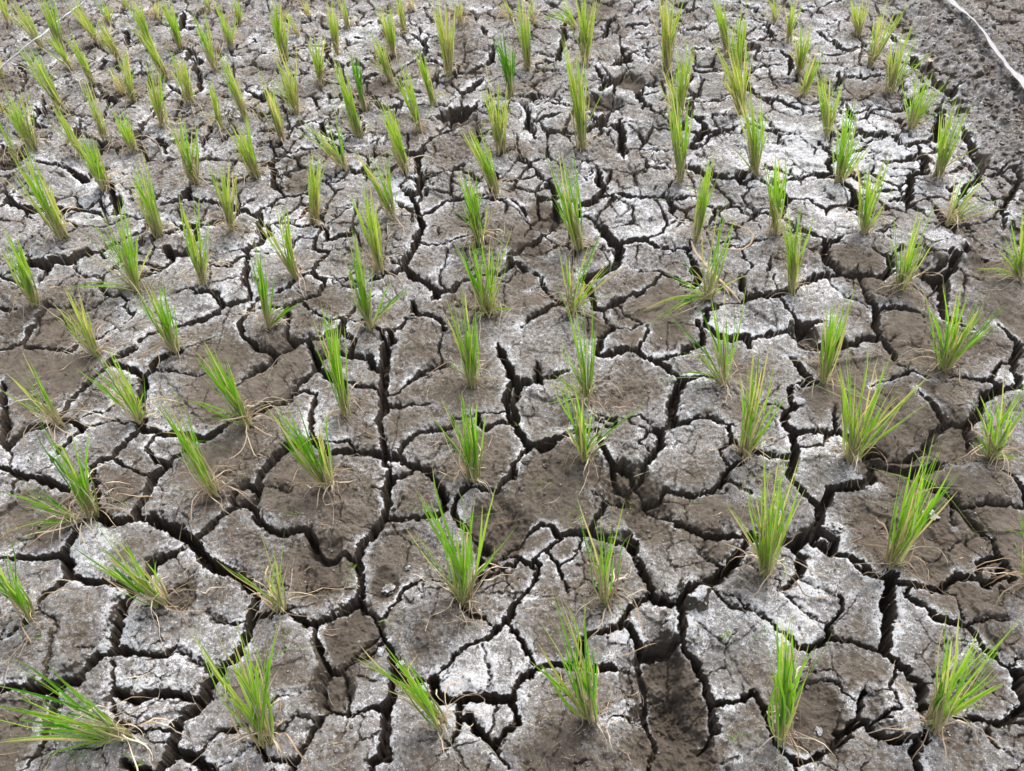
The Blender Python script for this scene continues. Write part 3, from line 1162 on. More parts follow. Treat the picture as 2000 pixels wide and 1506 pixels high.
X = GX[R0:R0 + NR, C0:C0 + NC].astype(np.float32)
Y = GY[R0:R0 + NR, C0:C0 + NC].astype(np.float32)
# jagged crack walls: look the pattern up through a small warp
WX = X + 0.0060 * fbm(X, Y, 0.045, 3, 3) + 0.0062 * fbm(X, Y, 0.013, 3, 5, 0.65)
WY = Y + 0.0060 * fbm(X, Y, 0.045, 3, 23) + 0.0062 * fbm(X, Y, 0.013, 3, 25, 0.65)

RUNS = []
for (ox, oy, sc), text in CR.items():
    for line in text.strip().splitlines():
        RUNS.append([on_ground(ox + float(p.split(',')[0]) / sc, oy + float(p.split(',')[1]) / sc)[:2] for p in line.split(':')[1].split()])
NET = np.array([[*a, *b, k] for k, r in enumerate(RUNS) for a, b in zip(r[:-1], r[1:])])


def joined(p, k, hw):
    """does this end of run k meet another crack?"""
    o = NET[NET[:, 4] != k]
    vx, vy = o[:, 2] - o[:, 0], o[:, 3] - o[:, 1]
    t = np.clip(((p[0] - o[:, 0]) * vx + (p[1] - o[:, 1]) * vy) / (vx * vx + vy * vy + 1e-12), 0, 1)
    return np.hypot(p[0] - o[:, 0] - t * vx, p[1] - o[:, 1] - t * vy).min() < hw + 0.014


def reach_out(p, q, k):
    """the nearest point of another crack ahead of a loose end p whose run comes from q"""
    o = NET[NET[:, 4] != k]
    vx, vy = o[:, 2] - o[:, 0], o[:, 3] - o[:, 1]
    t = np.clip(((p[0] - o[:, 0]) * vx + (p[1] - o[:, 1]) * vy) / (vx * vx + vy * vy + 1e-12), 0, 1)
    hx, hy = o[:, 0] + t * vx - p[0], o[:, 1] + t * vy - p[1]
    d = np.hypot(hx, hy)
    u = (p - q) / (np.linalg.norm(p - q) + 1e-9)
    ok = (hx * u[0] + hy * u[1]) / (d + 1e-9) > 0.25
    d = np.where(ok, d, 9)
    i = int(d.argmin())
    return p + np.array([hx[i], hy[i]]) if 0.012 < d[i] < 0.06 else None


run = -1
SEG = []                                            # crack segments in metres: ax ay bx by half widths and depth
for (ox, oy, sc), text in CR.items():
    for line in text.strip().splitlines():
        w, pts = line.split(':')
        w = float(w)
        P = [[float(v) for v in p.split(',')] for p in pts.split()]
        Q = [on_ground(ox + p[0] / sc, oy + p[1] / sc) for p in P]
        run += 1
        if len(Q) > 2 or w >= 20:
            a_ = reach_out(Q[0][:2], Q[1][:2], run)
            b_ = reach_out(Q[-1][:2], Q[-2][:2], run)
            if a_ is not None:
                Q.insert(0, np.array([*a_, 0.0]))
            if b_ is not None:
                Q.append(np.array([*b_, 0.0]))
        n = len(Q)
        fq = Q[0][1] * math.cos(PITCH) + CAM_H * math.sin(PITCH)
        j0, j1 = (joined(Q[q], run, 0.5 * w / sc * fq / FPX) for q in (0, -1))
        cum = np.concatenate(([0], np.cumsum([np.linalg.norm(Q[q + 1] - Q[q]) for q in range(n - 1)])))
        reach = max(0.02, min(0.05, 0.45 * cum[-1]))
        for i in range(n - 1):
            m = (Q[i] + Q[i + 1]) / 2
            f = m[1] * math.cos(PITCH) + CAM_H * math.sin(PITCH)
            # the width was read across the run in the picture: undo the foreshortening
            dv = Q[i + 1] - Q[i]; ln = math.hypot(dv[0], dv[1]) + 1e-9
            sa = CAM_H / math.hypot(CAM_H, m[1])
            hw = 0.5 * w / sc * f / FPX * (0.90 if m[1] < 1.3 else 0.82) / math.hypot(dv[1] / ln, dv[0] / ln * sa * 1.15)
            # break long runs into crooked pieces
            L = np.linalg.norm(Q[i + 1] - Q[i])
            k = max(1, int(L / 0.018))
            pp = [Q[i] + (Q[i + 1] - Q[i]) * j / k for j in range(k + 1)]
            for j in range(1, k):
                d = rs.normal(0, 0.0022, 2)
                pp[j] = pp[j] + np.array([d[0], d[1], 0])
            for j in range(k):
                sd = cum[i] + (cum[i + 1] - cum[i]) * (j + 0.5) / k
                en = min(1.0 if j0 else 0.12 + 0.88 * sd / reach, 1.0 if j1 else 0.12 + 0.88 * (cum[-1] - sd) / reach, 1.0)
                wa = hw * en * (0.80 + 0.40 * rs.rand())
                SEG.append((pp[j][0], pp[j][1], pp[j + 1][0], pp[j + 1][1], wa, min(0.085, 0.022 + hw * 6.5)))
D = np.full(X.shape, 0.12, np.float32)
DEP = np.full(X.shape, 0.03, np.float32)
REACH = 0.055
for ax, ay, bx, by, hw, dep in SEG:
    y0, y1 = min(ay, by) - REACH, max(ay, by) + REACH
    r0, r1 = np.searchsorted(Yd, y0), np.searchsorted(Yd, y1)
    if r1 <= r0:
        continue
    h0 = half[R0 + r0]; h1 = half[R0 + min(r1, NR - 1)]
    x0, x1 = min(ax, bx) - REACH, max(ax, bx) + REACH
    c0 = np.searchsorted(s_in, min(x0 / h0, x0 / h1)); c1 = np.searchsorted(s_in, max(x1 / h0, x1 / h1))
    if c1 <= c0:
        continue
    px, py = WX[r0:r1, c0:c1] - ax, WY[r0:r1, c0:c1] - ay
    vx, vy = bx - ax, by - ay
    t = np.clip((px * vx + py * vy) / (vx * vx + vy * vy + 1e-12), 0, 1)
    d = np.hypot(px - t * vx, py - t * vy) - hw
    cur = D[r0:r1, c0:c1]
    m = d < cur
    cur[m] = d[m]
    DEP[r0:r1, c0:c1][m] = dep
PXi, PYi = to_photo(X, Y)
inframe = sstep(-40, 10, PXi) * (1 - sstep(1990, 2040, PXi)) * sstep(-40, 0, PYi) * (1 - sstep(1500, 1540, PYi))
# beyond the photo's edges the field goes on with cracks of the same kind
e1, _ = cells(WX + 0.05 * fbm(X, Y, 0.3, 2, 41), WY + 0.05 * fbm(X, Y, 0.3, 2, 47), 0.15, 60)
out_d = e1 - 0.0065 + inframe * 0.12
m = out_d < D
D = np.where(m, out_d, D)
DEP = np.where(m, 0.07, DEP)
# finer cracks between the main ones, thicker towards the far side where plates are small
e2, _ = cells(WX, WY / 1.5, 0.085, 70)
gate = fbm(X, Y, 0.16, 2, 75)
farf = 1 - sstep(250, 700, PYi)
w2 = (0.0010 + 0.0036 * farf) * sstep(-0.10 - 0.25 * farf, 0.25, gate)
d2 = e2 - w2 + 0.02 * (w2 < 0.0006)
e3, _ = cells(WX, WY / (1 + 0.3), 0.040, 80)
g3 = fbm(X, Y, 0.09, 2, 85)
w3 = (0.0012 + 0.0012 * farf) * sstep(0.05 - 0.08 * farf, 0.35, g3)
d3 = e3 - w3 + 0.02 * (w3 < 0.0003)

# the bund: a lumpy bank at the far right
BL = [on_ground(*p)[:2] for p in ((1735, -200), (1742, 0), (1765, 50), (1790, 100), (1815, 140), (1850, 180), (1895, 235), (1915, 300), (1960, 360), (2040, 420), (2300, 620))]
BR = [on_ground(*p)[:2] for p in ((1780, -200), (1868, 0), (1930, 60), (1985, 120), (2040, 180), (2300, 420))]


def side(poly, x, y):
    """metres to the right (+) or left (-) of a polyline that runs from far to near"""
    py = np.array([p[1] for p in poly])[::-1]; px = np.array([p[0] for p in poly])[::-1]
    xx = np.interp(y, py, px)
    sl = (px[-1] - px[0]) / (py[-1] - py[0])
    return (x - xx) / math.sqrt(1 + sl * sl)


wob = 0.03 * fbm(X, Y, 0.12, 3, 91)
sl_, sr_ = side(BL, X, Y) + wob, side(BR, X, Y) + wob
bund = sstep(-0.04, 0.12, sl_) * (1 - sstep(-0.06, 0.06, sr_))
lump = fbm(X, Y, 0.07, 5, 95, 0.62)
lumpr = fbm(X, Y, 0.05, 4, 99, 0.6, True)

# heights
H = 0.009 * fbm(X, Y, 0.30, 2, 1) + 0.0105 * fbm(X, Y, 0.11, 3, 7) + 0.0036 * fbm(X, Y, 0.022, 3, 12, 0.6)
rugged = sstep(-0.1, 0.35, fbm(X, Y, 0.35, 2, 31) + 0.25 * farf)
H += rugged * (0.010 * fbm(X, Y, 0.04, 4, 33, 0.6) + 0.0025 * fbm(X, Y, 0.013, 3, 37, 0.6, True))
nearf = 1 - 0.6 * farf
H += 0.0012 * np.abs(perlin(X / 0.0055, Y / 0.0055, 321)) * nearf
H += 0.0016 * fbm(X, Y, 0.0085, 2, 15) * nearf + 0.0016 * fbm(X, Y, 0.014, 2, 17, 0.6, True)
_, pid = cells(WX, WY, 0.16, 101)
H += 0.012 * (pid - 0.5) * sstep(0, 0.012, e1 * 0 + D)
damp = np.zeros_like(X, dtype=np.float32)
H += (0.004 * farf + 0.002 + 0.005 * rugged) * np.abs(perlin(X / 0.028, Y / 0.028, 301)) + (0.0022 + 0.002 * rugged) * np.abs(perlin(X / 0.012 + 0.5 * lump, Y / 0.012, 303))
base_f = np.zeros_like(X)
for q in ROWS:                                       # each seedling stands on its own little heap of broken mud
    g = on_ground(*q[1])
    r0, r1 = np.searchsorted(Yd, g[1] - 0.06), np.searchsorted(Yd, g[1] + 0.06)
    if r1 - r0 < 2:
        continue
    h0, h1 = half[R0 + r0], half[R0 + min(r1, NR - 1)]
    c0 = np.searchsorted(s_in, min((g[0] - 0.06) / h0, (g[0] - 0.06) / h1)); c1 = np.searchsorted(s_in, max((g[0] + 0.06) / h0, (g[0] + 0.06) / h1))
    if c1 - c0 < 2:
        continue
    sl2 = (slice(r0, r1), slice(c0, c1))
    q2 = np.hypot(WX[sl2] - g[0], WY[sl2] - g[1])
    base_f[sl2] = np.maximum(base_f[sl2], np.exp(-(q2 / 0.024) ** 2))
H += base_f * (0.001 + 0.012 * np.abs(perlin(X / 0.015, Y / 0.015, 311)) - 0.004)
pitf = np.zeros_like(X, dtype=np.float32)
for lst, sg in ((PIT, -1), (MOUND, 1)):
    for (px, py, r, dz) in lst:
        if r and dz:
            c = on_ground(px, py); rr = r * (c[1] * math.cos(PITCH) + CAM_H * math.sin(PITCH)) / FPX
            q = np.hypot(WX - c[0], (WY - c[1]) / 1.25) / rr + 0.25 * fbm(X, Y, 0.05, 2, 110)
            k = 1 - sstep(0.55, 1.15, q)
            H += sg * dz * k
            if sg < 0:
                H += k * (0.007 * fbm(X, Y, 0.03, 4, 115, 0.65) + 0.004 * fbm(X, Y, 0.02, 3, 117, 0.6, True))
                pitf = np.maximum(pitf, k)
# plate edges crumble down a little, rims lift where the crust curled
rim = np.exp(-((D - 0.010) / 0.008) ** 2) * sstep(0.0, 0.3, fbm(X, Y, 0.12, 2, 121))
H += 0.0035 * rim - 0.0045 * np.exp(-np.clip(D, 0, 1) / 0.003) - 0.006 * np.exp(-np.clip(D, 0, 1) / 0.009) * sstep(0, 0.35, fbm(X, Y, 0.09, 2, 123))
inside = np.clip(-D, 0, 1)
wall = sstep(0.0, 1.0, inside / (0.0026 + 0.002 * farf))
floor = DEP * (0.80 + 0.25 * fbm(X, Y, 0.03, 3, 131)) + 0.010 * fbm(X, Y, 0.012, 2, 133)
bdry = (1 - 0.75 * bund)
H -= wall * np.clip(floor, 0.008, 0.12) * bdry * (1 - 0.55 * pitf)
H -= (0.018 + 0.02 * farf) * sstep(0, 0.0016, -d2) * (1 - wall) * inframe * (1 - bund)
H -= (0.007 + 0.008 * farf) * sstep(0, 0.001, -d3) * (1 - wall) * (1 - bund)
ce, cv = cells(WX + 0.02 * lump, WY + 0.02 * lumpr, 0.045, 401)
ce2, cv2 = cells(WX + 0.01 * lumpr, WY + 0.01 * lump, 0.02, 411)
H += bund * (0.034 + 0.034 * lump + 0.012 * cv * sstep(0, 0.014, ce) + 0.004 * cv2 * sstep(0, 0.008, ce2) + 0.005 * fbm(X, Y, 0.016, 3, 141, 0.65))
hole = np.exp(-((sl_ + 0.012) / 0.018) ** 2) * sstep(0.0, 0.3, fbm(X, Y, 0.11, 2, 145))
H -= 0.045 * hole * (1 - sstep(-0.2, 0.2, sr_ + 0.2))

# where the salt crust lies
C = 0.18 + 0.52 * fbm(X, Y, 0.14, 3, 151, 0.55) + 0.18 * fbm(X, Y, 0.03, 3, 155, 0.6)
edge = np.exp(-np.clip(D, 0, 1) / 0.011) * (0.45 + 0.7 * fbm(X, Y, 0.07, 2, 161)) + 0.35 * np.exp(-np.clip(D, 0, 1) / 0.03)
C += 0.60 * edge + 0.18 * farf + 0.95 * np.exp(-np.clip(D, 0, 1) / 0.0055) * sstep(-0.15, 0.25, fbm(X, Y, 0.10, 2, 163))
for px, py, r, st in SPOT:
    if r and st:
        c = on_ground(px, py); rr = 1.15 * r * (c[1] * math.cos(PITCH) + CAM_H * math.sin(PITCH)) / FPX
        q2 = ((WX - c[0]) ** 2 + ((WY - c[1]) / 1.4) ** 2) / rr ** 2
        C += 0.58 * st * np.exp(-q2 ** 1.5)
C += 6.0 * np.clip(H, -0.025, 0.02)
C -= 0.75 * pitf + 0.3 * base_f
C = np.minimum(C, 1.25)
C = C * (1 - bund) + bund * (0.36 + 0.6 * lump + 0.25 * (cv2 - 0.5))
beyond = sstep(-0.02, 0.05, sr_)
C = C * (1 - beyond) + beyond * (0.22 + 0.5 * fbm(X, Y, 0.05, 3, 171))
C = np.where(D < -0.0008, C - 1.2, C)
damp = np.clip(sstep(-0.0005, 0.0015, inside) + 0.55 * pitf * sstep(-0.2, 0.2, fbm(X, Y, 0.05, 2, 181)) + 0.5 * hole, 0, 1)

ZZ = np.zeros_like(GX)
ZZ += 0.01 * fbm(GX, GY, 0.5, 2, 191)
CC = np.full(GX.shape, 0.45)
DD = np.zeros_like(GX)
# fade the detailed middle into the coarse rest
fr = np.minimum(np.arange(NR), np.arange(NR)[::-1])[:, None] / 40.0
fc = np.minimum(np.arange(NC), np.arange(NC)[::-1])[None, :] / 40.0
fade = sstep(0, 1, np.minimum(fr, fc))
sl = (slice(R0, R0 + NR), slice(C0, C0 + NC))
ZZ[sl] = ZZ[sl] * (1 - fade) + H * fade
CC[sl] = CC[sl] * (1 - fade) + np.clip(C, -0.5, 1.5) * fade
DD[sl] = damp * fade
nr, nc = GX.shape
idx = np.arange(nr * nc, dtype=np.int32).reshape(nr, nc)
F = np.stack((idx[:-1, :-1], idx[:-1, 1:], idx[1:, 1:], idx[1:, :-1]), -1)
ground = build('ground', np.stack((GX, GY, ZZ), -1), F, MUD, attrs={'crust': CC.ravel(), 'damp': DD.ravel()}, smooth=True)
tag(ground, kind='structure')


def ground_z(x, y):
    r = int(np.clip(np.searchsorted(Yr, y), 0, nr - 1))
    c = int(np.clip(np.searchsorted(S, x / half[r]), 0, nc - 1))
    return float(ZZ[r, c])


def ground_top(x, y, r=0.012):
    """the ground's upper level around a point (cracks skipped)"""
    return max(ground_z(x + dx * r, y + dy * r) for dx in (-1, 0, 1) for dy in (-1, 0, 1))


# ---------------------------------------------------------------- rice seedlings
class Strips:
    """collects narrow folded leaf strips and thin round stalks of one part"""

    def __init__(self):
        self.v, self.f, self.t, self.a = [], [], [], []

    def leaf(self, P, width, tint, fold=0.35, twist=0.0, tip=0.04, face=None):
        P = np.asarray(P)
        n = len(P)
        T = np.gradient(P, axis=0)
        T /= np.linalg.norm(T, axis=1)[:, None] + 1e-9
        a = face if face is not None else rnd.uniform(0, 2 * math.pi)
        ref = np.array([math.cos(a), math.sin(a), 0.15])
        base = len(self.v)
        for i in range(n):
            s = i / (n - 1)
            side = np.cross(T[i], ref); side /= np.linalg.norm(side) + 1e-9
            up = np.cross(side, T[i])
            if twist:
                c, q = math.cos(twist * s), math.sin(twist * s)
                side, up = side * c + up * q, up * c - side * q
            w = 0.5 * width * (0.55 + 0.45 * min(1, s / 0.3)) * max(tip, 1 - max(0, (s - 0.5) / 0.5) ** 2.0)
            for k in (-1, 0, 1):
                self.v.append(P[i] + side * k * w - up * (0 if k else fold * w))
                self.t.append(tint); self.a.append(s)
            if i:
                b = base + 3 * i
                self.f.append((b - 3, b - 2, b + 1, b)); self.f.append((b - 2, b - 1, b + 2, b + 1))

    def stalk(self, P, r0, r1, tint, sides=5):
        P = np.asarray(P); n = len(P)
        T = np.gradient(P, axis=0); T /= np.linalg.norm(T, axis=1)[:, None] + 1e-9
        base = len(self.v)
        for i in range(n):
            s = i / (n - 1)
            side = np.cross(T[i], np.array([0.3, 0.9, 0.2])); side /= np.linalg.norm(side) + 1e-9
            up = np.cross(side, T[i])
            r = r0 + (r1 - r0) * s
            for k in range(sides):
                an = 2 * math.pi * k / sides
                self.v.append(P[i] + side * r * math.cos(an) + up * r * math.sin(an))
                self.t.append(tint); self.a.append(s)
            if i:
                b = base + sides * i
                for k in range(sides):
                    k2 = (k + 1) % sides
                    self.f.append((b - sides + k, b - sides + k2, b + k2, b + k))

    def build(self, name, mat, parent, origin=(0, 0, 0)):
        return build(name, np.array(self.v) - np.array(origin), self.f, mat, parent, {'tint': self.t, 'along': self.a}, smooth=True)


def arc(a, b, sag, n, wig=0.0):
    """from a to b; starts steep and bends over"""
    a, b = np.asarray(a, float), np.asarray(b, float)
    L = np.linalg.norm(b - a)
    c = (a + b) / 2 + np.array([0, 0, sag * L])
    t = np.linspace(0, 1, n)[:, None]
    P = (1 - t) ** 2 * a + 2 * t * (1 - t) * c + t ** 2 * b
    if wig:
        w = np.array([rnd.gauss(0, 1) for _ in range(3)]) * wig * L
        P = P + np.sin(t * math.pi * rnd.uniform(1, 2)) * w
    return P


def tip_point(px, py, by, spread):
    """where in the air a blade tip seen at a photo pixel is, for a seedling rooted at distance by"""
    for k in range(8):
        Yt = by + rnd.gauss(0, spread)
        p = at_depth(px, py, Yt)
        if 0.015 < p[2] < 0.5:
            return p
    p = on_ground(px, py, 0.02 + 0.03 * rnd.random())
    return p


def straw_curl(S_, o, length, rnd, w):
    a = rnd.uniform(0, 2 * math.pi)
    h = rnd.uniform(0.01, 0.07)
    P = [np.array(o)]
    d = np.array([math.cos(a) * 0.6, math.sin(a) * 0.6, rnd.uniform(0.2, 1.3)])
    n = 9
    for i in range(n):
        d = d / np.linalg.norm(d)
        P.append(P[-1] + d * length / n)
        d = d + np.array([rnd.gauss(0, .28), rnd.gauss(0, .28), -rnd.uniform(0.15, 0.5)])
        zz = ground_z(P[-1][0], P[-1][1])
        zz = max(zz, -0.02)
        if P[-1][2] < zz + 0.002:
            P[-1][2] = zz + 0.003
            d[2] = abs(d[2]) * 0.2
    S_.leaf(P, w, rnd.random(), 0.4, rnd.uniform(-2, 2), 0.3)


NUM = ['first', 'second', 'third', 'fourth', 'fifth', 'sixth', 'seventh', 'eighth', 'ninth', 'tenth', 'eleventh', 'twelfth', 'thirteenth', 'fourteenth', 'fifteenth', 'sixteenth', 'seventeenth']
COLX = [-1.95, -1.76, -1.58, -1.44, -1.27, -1.12, -0.93, -0.75, -0.54, -0.33, -0.05, 0.17, 0.48, 0.72, 0.98, 1.29]


def look(n, yel, lean, h):
    size = 'sparse' if n < 16 else ('dense' if n >= 34 else ('thin' if n < 24 else ''))
    col = 'dark green' if yel == 0 else 'bright green' if yel < 0.25 else 'green' if yel < 0.4 else 'yellowing' if yel < 0.6 else 'dry'
    return ' '.join(w for w in (size, col, lean) if w)


rows_of = {}
for i, (r, b, n, yel, tips) in enumerate(ROWS):
    rows_of.setdefault(r, []).append((b[0], i))
rank = {}
for r, v in rows_of.items():
    v.sort()
    for k, (_, i) in enumerate(v):
        rank[i] = (k, len(v))
cols_of = {}
for i, (r, b, n, yel, tips) in enumerate(ROWS):
    g = on_ground(*b)
    c = min(range(len(COLX)), key=lambda k: abs(COLX[k] - g[0]))
    cols_of.setdefault(c, []).append((g[1], i))
colrank = {}
for c, v in cols_of.items():
    v.sort()
    for k, (_, i) in enumerate(v):
        colrank[i] = (c, k)

for i, (r, b, n, yel, tips) in enumerate(ROWS):
    rnd.seed(1000 + i)
    g = on_ground(*b)
    gz = ground_top(g[0], g[1])
    dist = g[1]
    far_f = min(1.0, max(0.0, (dist - 0.9) / 1.8))
    cx = sum(p[0] for p in tips) / len(tips)
    lean = 'leaning left' if cx < b[0] - 60 else 'leaning right' if cx > b[0] + 45 else ''
    k, tot = rank[i]
    if r <= 7:
        where = ((('leftmost' if k == 0 else 'rightmost' if k == tot - 1 else NUM[k] + ' from the left') + ' in the ' + ('front row' if r == 1 else NUM[r - 1] + ' row from the front')))
    else:
        c, q = colrank[i]
        where = NUM[q] + ' back in the ' + (NUM[c] + ' planted line from the left' if c < 8 else NUM[len(COLX) - 1 - c] + ' planted line from the right')
    if r <= 7:
        where = where.replace(' in the', ' in')
    if i == 25 or len(where.split()) > 9:
        where = where.replace(' in ', ', ')
    lab = look(n, yel, lean if r <= 7 else '', 0) + ' rice seedling, ' + where
    root = bpy.data.objects.new('rice_seedling', None)
    root.empty_display_size = 0.05
    scene.collection.objects.link(root)
    root.location = (g[0], g[1], gz)
    tag(root, lab, 'rice seedling', 'rice seedlings growing in the cracked mud')
    O = np.array([g[0], g[1], gz])
    leaves, stems, dry = Strips(), Strips(), Strips()
    tips3 = [tip_point(px, py, g[1], 0.0) for px, py in tips]
    hmax = max(t[2] for t in tips3)
    rb = 0.006 + 0.00022 * n
    nb = int(n * (1.35 + 0.45 * far_f))
    # tillers
    roots = []
    for k in range(max(4, n // 3)):
        a, q = rnd.uniform(0, 2 * math.pi), rb * math.sqrt(rnd.random())
        roots.append(np.array([g[0] + q * math.cos(a), g[1] + q * math.sin(a), gz - 0.004]))
    for k in range(nb):
        if k < len(tips):
            px, py = tips[k]; u = 1.06 + 0.08 * far_f
        else:
            j = rnd.randrange(len(tips)); j2 = rnd.randrange(len(tips)); s = rnd.random() ** 1.5 * 0.75
            px = tips[j][0] * (1 - s) + tips[j2][0] * s
            py = tips[j][1] * (1 - s) + tips[j2][1] * s
            u = (1.04 + 0.10 * far_f) - (0.48 - 0.12 * far_f) * rnd.random() ** 1.5
        if k >= len(tips) and rnd.random() < 0.09:       # a stray blade outside the fan
            px += rnd.gauss(0, 28 - 10 * far_f); py += rnd.uniform(0, 0.5) * (b[1] - py)
        T = tip_point(px, py, g[1] + 0.0, 0.028 if k >= len(tips) else 0.015)
        o = roots[rnd.randrange(len(roots))]
        T = o + (T - o) * u
        T[2] = max(T[2], gz + 0.006)
        L = np.linalg.norm(T - o)
        flat = 1 - min(1, (T[2] - gz) / (L + 1e-6))
        P = arc(o, T, 0.03 + 0.22 * flat + rnd.uniform(-0.03, 0.05), 8, 0.014)
        if k >= len(tips) and rnd.random() < 0.14:      # a blade whose end has bent over
            kd = np.array([rnd.gauss(0, 1), rnd.gauss(0, 1), -rnd.random()]) * L * 0.10
            P[-2] = P[-3] + (P[-2] - P[-3]) * 0.6 + kd * 0.5
            P[-1] = P[-2] + kd
        tn = min(1, max(0.0, rnd.gauss((0.16 + 0.24 * far_f) * (yel > 0.05) + 0.55 * yel, 0.17)))
        if rnd.random() < 0.08 + 0.30 * yel:
            tn = rnd.uniform(0.75, 1.0)
        wd = rnd.uniform(0.0020, 0.0042)
        if n < 16:
            wd *= 0.75
        leaves.leaf(P, wd, tn, 0.45, rnd.uniform(-1.2, 1.2), 0.02)
        if k % 3 == 0:
            m_ = P[:4] if flat < 0.6 else P[:3]
            stems.stalk(m_, 0.0021, 0.0011, rnd.random())
    nd = int((15 if dist < 1.3 else 13) + 12 * yel)
    for k in range(nd):
        o = roots[rnd.randrange(len(roots))] + np.array([rnd.gauss(0, .004), rnd.gauss(0, .004), rnd.uniform(0.004, 0.03)])
        straw_curl(dry, o, rnd.uniform(0.04, 0.15), rnd, rnd.uniform(0.0013, 0.0026))
    for k in range(7 + int(7 * yel)):                    # dead blades standing among the green ones
        px, py = rnd.choice(tips)
        T = tip_point(px + rnd.gauss(0, 12), py + 15, g[1], 0.03)
        o = roots[rnd.randrange(len(roots))]
        T = o + (T - o) * rnd.uniform(0.35, 0.8)
        T[2] = max(T[2], gz + 0.01)
        dry.leaf(arc(o, T, rnd.uniform(0.0, 0.15), 8, 0.04), rnd.uniform(0.0013, 0.0026), rnd.random(), 0.5, rnd.uniform(-3, 3), 0.1)
    leaves.build('leaves', LEAF, root, O)
    stems.build('stems', STEM, root, O)
    dry.build('dry_leaves', STRAW, root, O)


# ---------------------------------------------------------------- straw, tape, clods
rnd.seed(5)
lit = Strips()
for k in range(2200):
    px, py = rnd.uniform(-30, 2030), rnd.uniform(-10, 1520)
    if rnd.random() < 0.5:                               # half of it lies around the seedlings
        q = rnd.choice(ROWS)
        px, py = q[1][0] + rnd.gauss(0, 60), q[1][1] + rnd.gauss(0, 40)
    g = on_ground(px, py)
    L = abs(rnd.gauss(0.022, 0.02)) + 0.006 if k % 14 else rnd.uniform(0.05, 0.11)
    a = rnd.uniform(0, math.pi * 2)
    P = []
    d = np.array([math.cos(a), math.sin(a)])
    p = g[:2].copy()
    for j in range(7):
        P.append(np.array([p[0], p[1], 0.0]))
        p = p + d * L / 6
        d = d + np.array([rnd.gauss(0, .22), rnd.gauss(0, .22)])
    zs = [ground_z(p[0], p[1]) for p in P]
    if min(zs) < -0.03 and rnd.random() < 0.7:
        continue
    for p, z in zip(P, zs):
        p[2] = max(z, max(zs) - 0.006) + 0.0015
    lit.leaf(P, rnd.uniform(0.0007, 0.0017), rnd.random(), 0.3, 0, 0.4, face=0.3)
o = lit.build('straw_litter', STRAW, None)
tag(o, 'fine dead straw bits scattered over the cracked mud', 'straw', kind='stuff')

# crumbs of mud: small ones all over the plates, bigger ones on the bank
q = np.linspace(-1, 1, 3)
cube, cf = {}, []
for ax in range(3):
    for sg in (-1, 1):
        for i in range(2):
            for j in range(2):
                f = []
                for (a, b) in ((i, j), (i + 1, j), (i + 1, j + 1), (i, j + 1)):
                    p = [0, 0, 0]; p[ax] = sg; p[(ax + 1) % 3] = q[a]; p[(ax + 2) % 3] = q[b]
                    f.append(cube.setdefault(tuple(p), len(cube)))
                cf.append(f if sg > 0 else f[::-1])
cube = np.array(list(cube)); cube = cube / np.linalg.norm(cube, axis=1)[:, None]
cf = np.array(cf)
CV, CF, CA = [], [], []
for k in range(9000):
    onbank = k >= 7600
    if onbank:
        px, py = rnd.uniform(1700, 2040), rnd.uniform(-30, 420)
        if px < 1735 + 0.55 * py or px > 1900 + 0.9 * py:
            continue
        size = min(0.016, 0.0025 + abs(rnd.gauss(0, 0.004)))
    else:
        px, py = rnd.uniform(-40, 2040), rnd.uniform(-20, 1530)
        if k % 3 == 0:
            qq = rnd.choice(ROWS); px, py = qq[1][0] + rnd.gauss(0, 28), qq[1][1] + rnd.gauss(0, 16)
        size = min(0.006, 0.0010 + abs(rnd.gauss(0, 0.0012)))
    g = on_ground(px, py)
    z = ground_z(g[0], g[1])
    if z < -0.02 and not onbank:
        continue
    V = cube * (size * rs.uniform(0.6, 1.25, (len(cube), 1))) * np.array([1, rnd.uniform(0.6, 1), rnd.uniform(0.45, 0.8)])
    a = rnd.uniform(0, 6.28); c_, s_ = math.cos(a), math.sin(a)
    V = np.stack((V[:, 0] * c_ - V[:, 1] * s_, V[:, 0] * s_ + V[:, 1] * c_, V[:, 2]), -1) + np.array([g[0], g[1], z + size * 0.25])
    CF.append(cf + len(CV) * len(cube)); CV.append(V)
    CA.append(np.full(len(cube), rnd.uniform(-0.1, 0.75) if not onbank else rnd.uniform(-0.2, 0.6)))
o = build('mud_crumbs', np.concatenate(CV), np.concatenate(CF), MUD, attrs={'crust': np.concatenate(CA), 'damp': np.zeros(len(CV) * len(cube))})
tag(o, 'loose crumbs of dry mud strewn over the plates and the bank', 'mud crumbs', kind='stuff')

# tiny green sprouts on the mud
sp = Strips()
for cx_, cy_ in ((150, 1480), (265, 1475), (1210, 1182), (1440, 1440), (1410, 1250), (1340, 985), (1540, 1120), (560, 1240), (680, 1120), (820, 1000), (590, 1010), (245, 985), (1060, 950), (1120, 1010), (70, 1236), (1900, 1380), (1490, 1245), (1000, 830), (760, 1210), (1240, 985)):
    for k in range(7):
        g = on_ground(cx_ + rnd.gauss(0, 14), cy_ + rnd.gauss(0, 9))
        z = ground_z(g[0], g[1])
        if z < -0.02:
            continue
        for j in range(2):
            a = rnd.uniform(0, 6.28); L = rnd.uniform(0.004, 0.010)
            q = np.array([g[0], g[1], z])
            sp.leaf(arc(q, q + np.array([math.cos(a) * L, math.sin(a) * L, L * 0.8]), 0.2, 4), 0.0013, rnd.uniform(0.1, 0.6), 0.3)
o = sp.build('weed_sprouts', LEAF, None)
tag(o, 'tiny green weed sprouts dotted over the bare mud', 'weeds', kind='stuff')


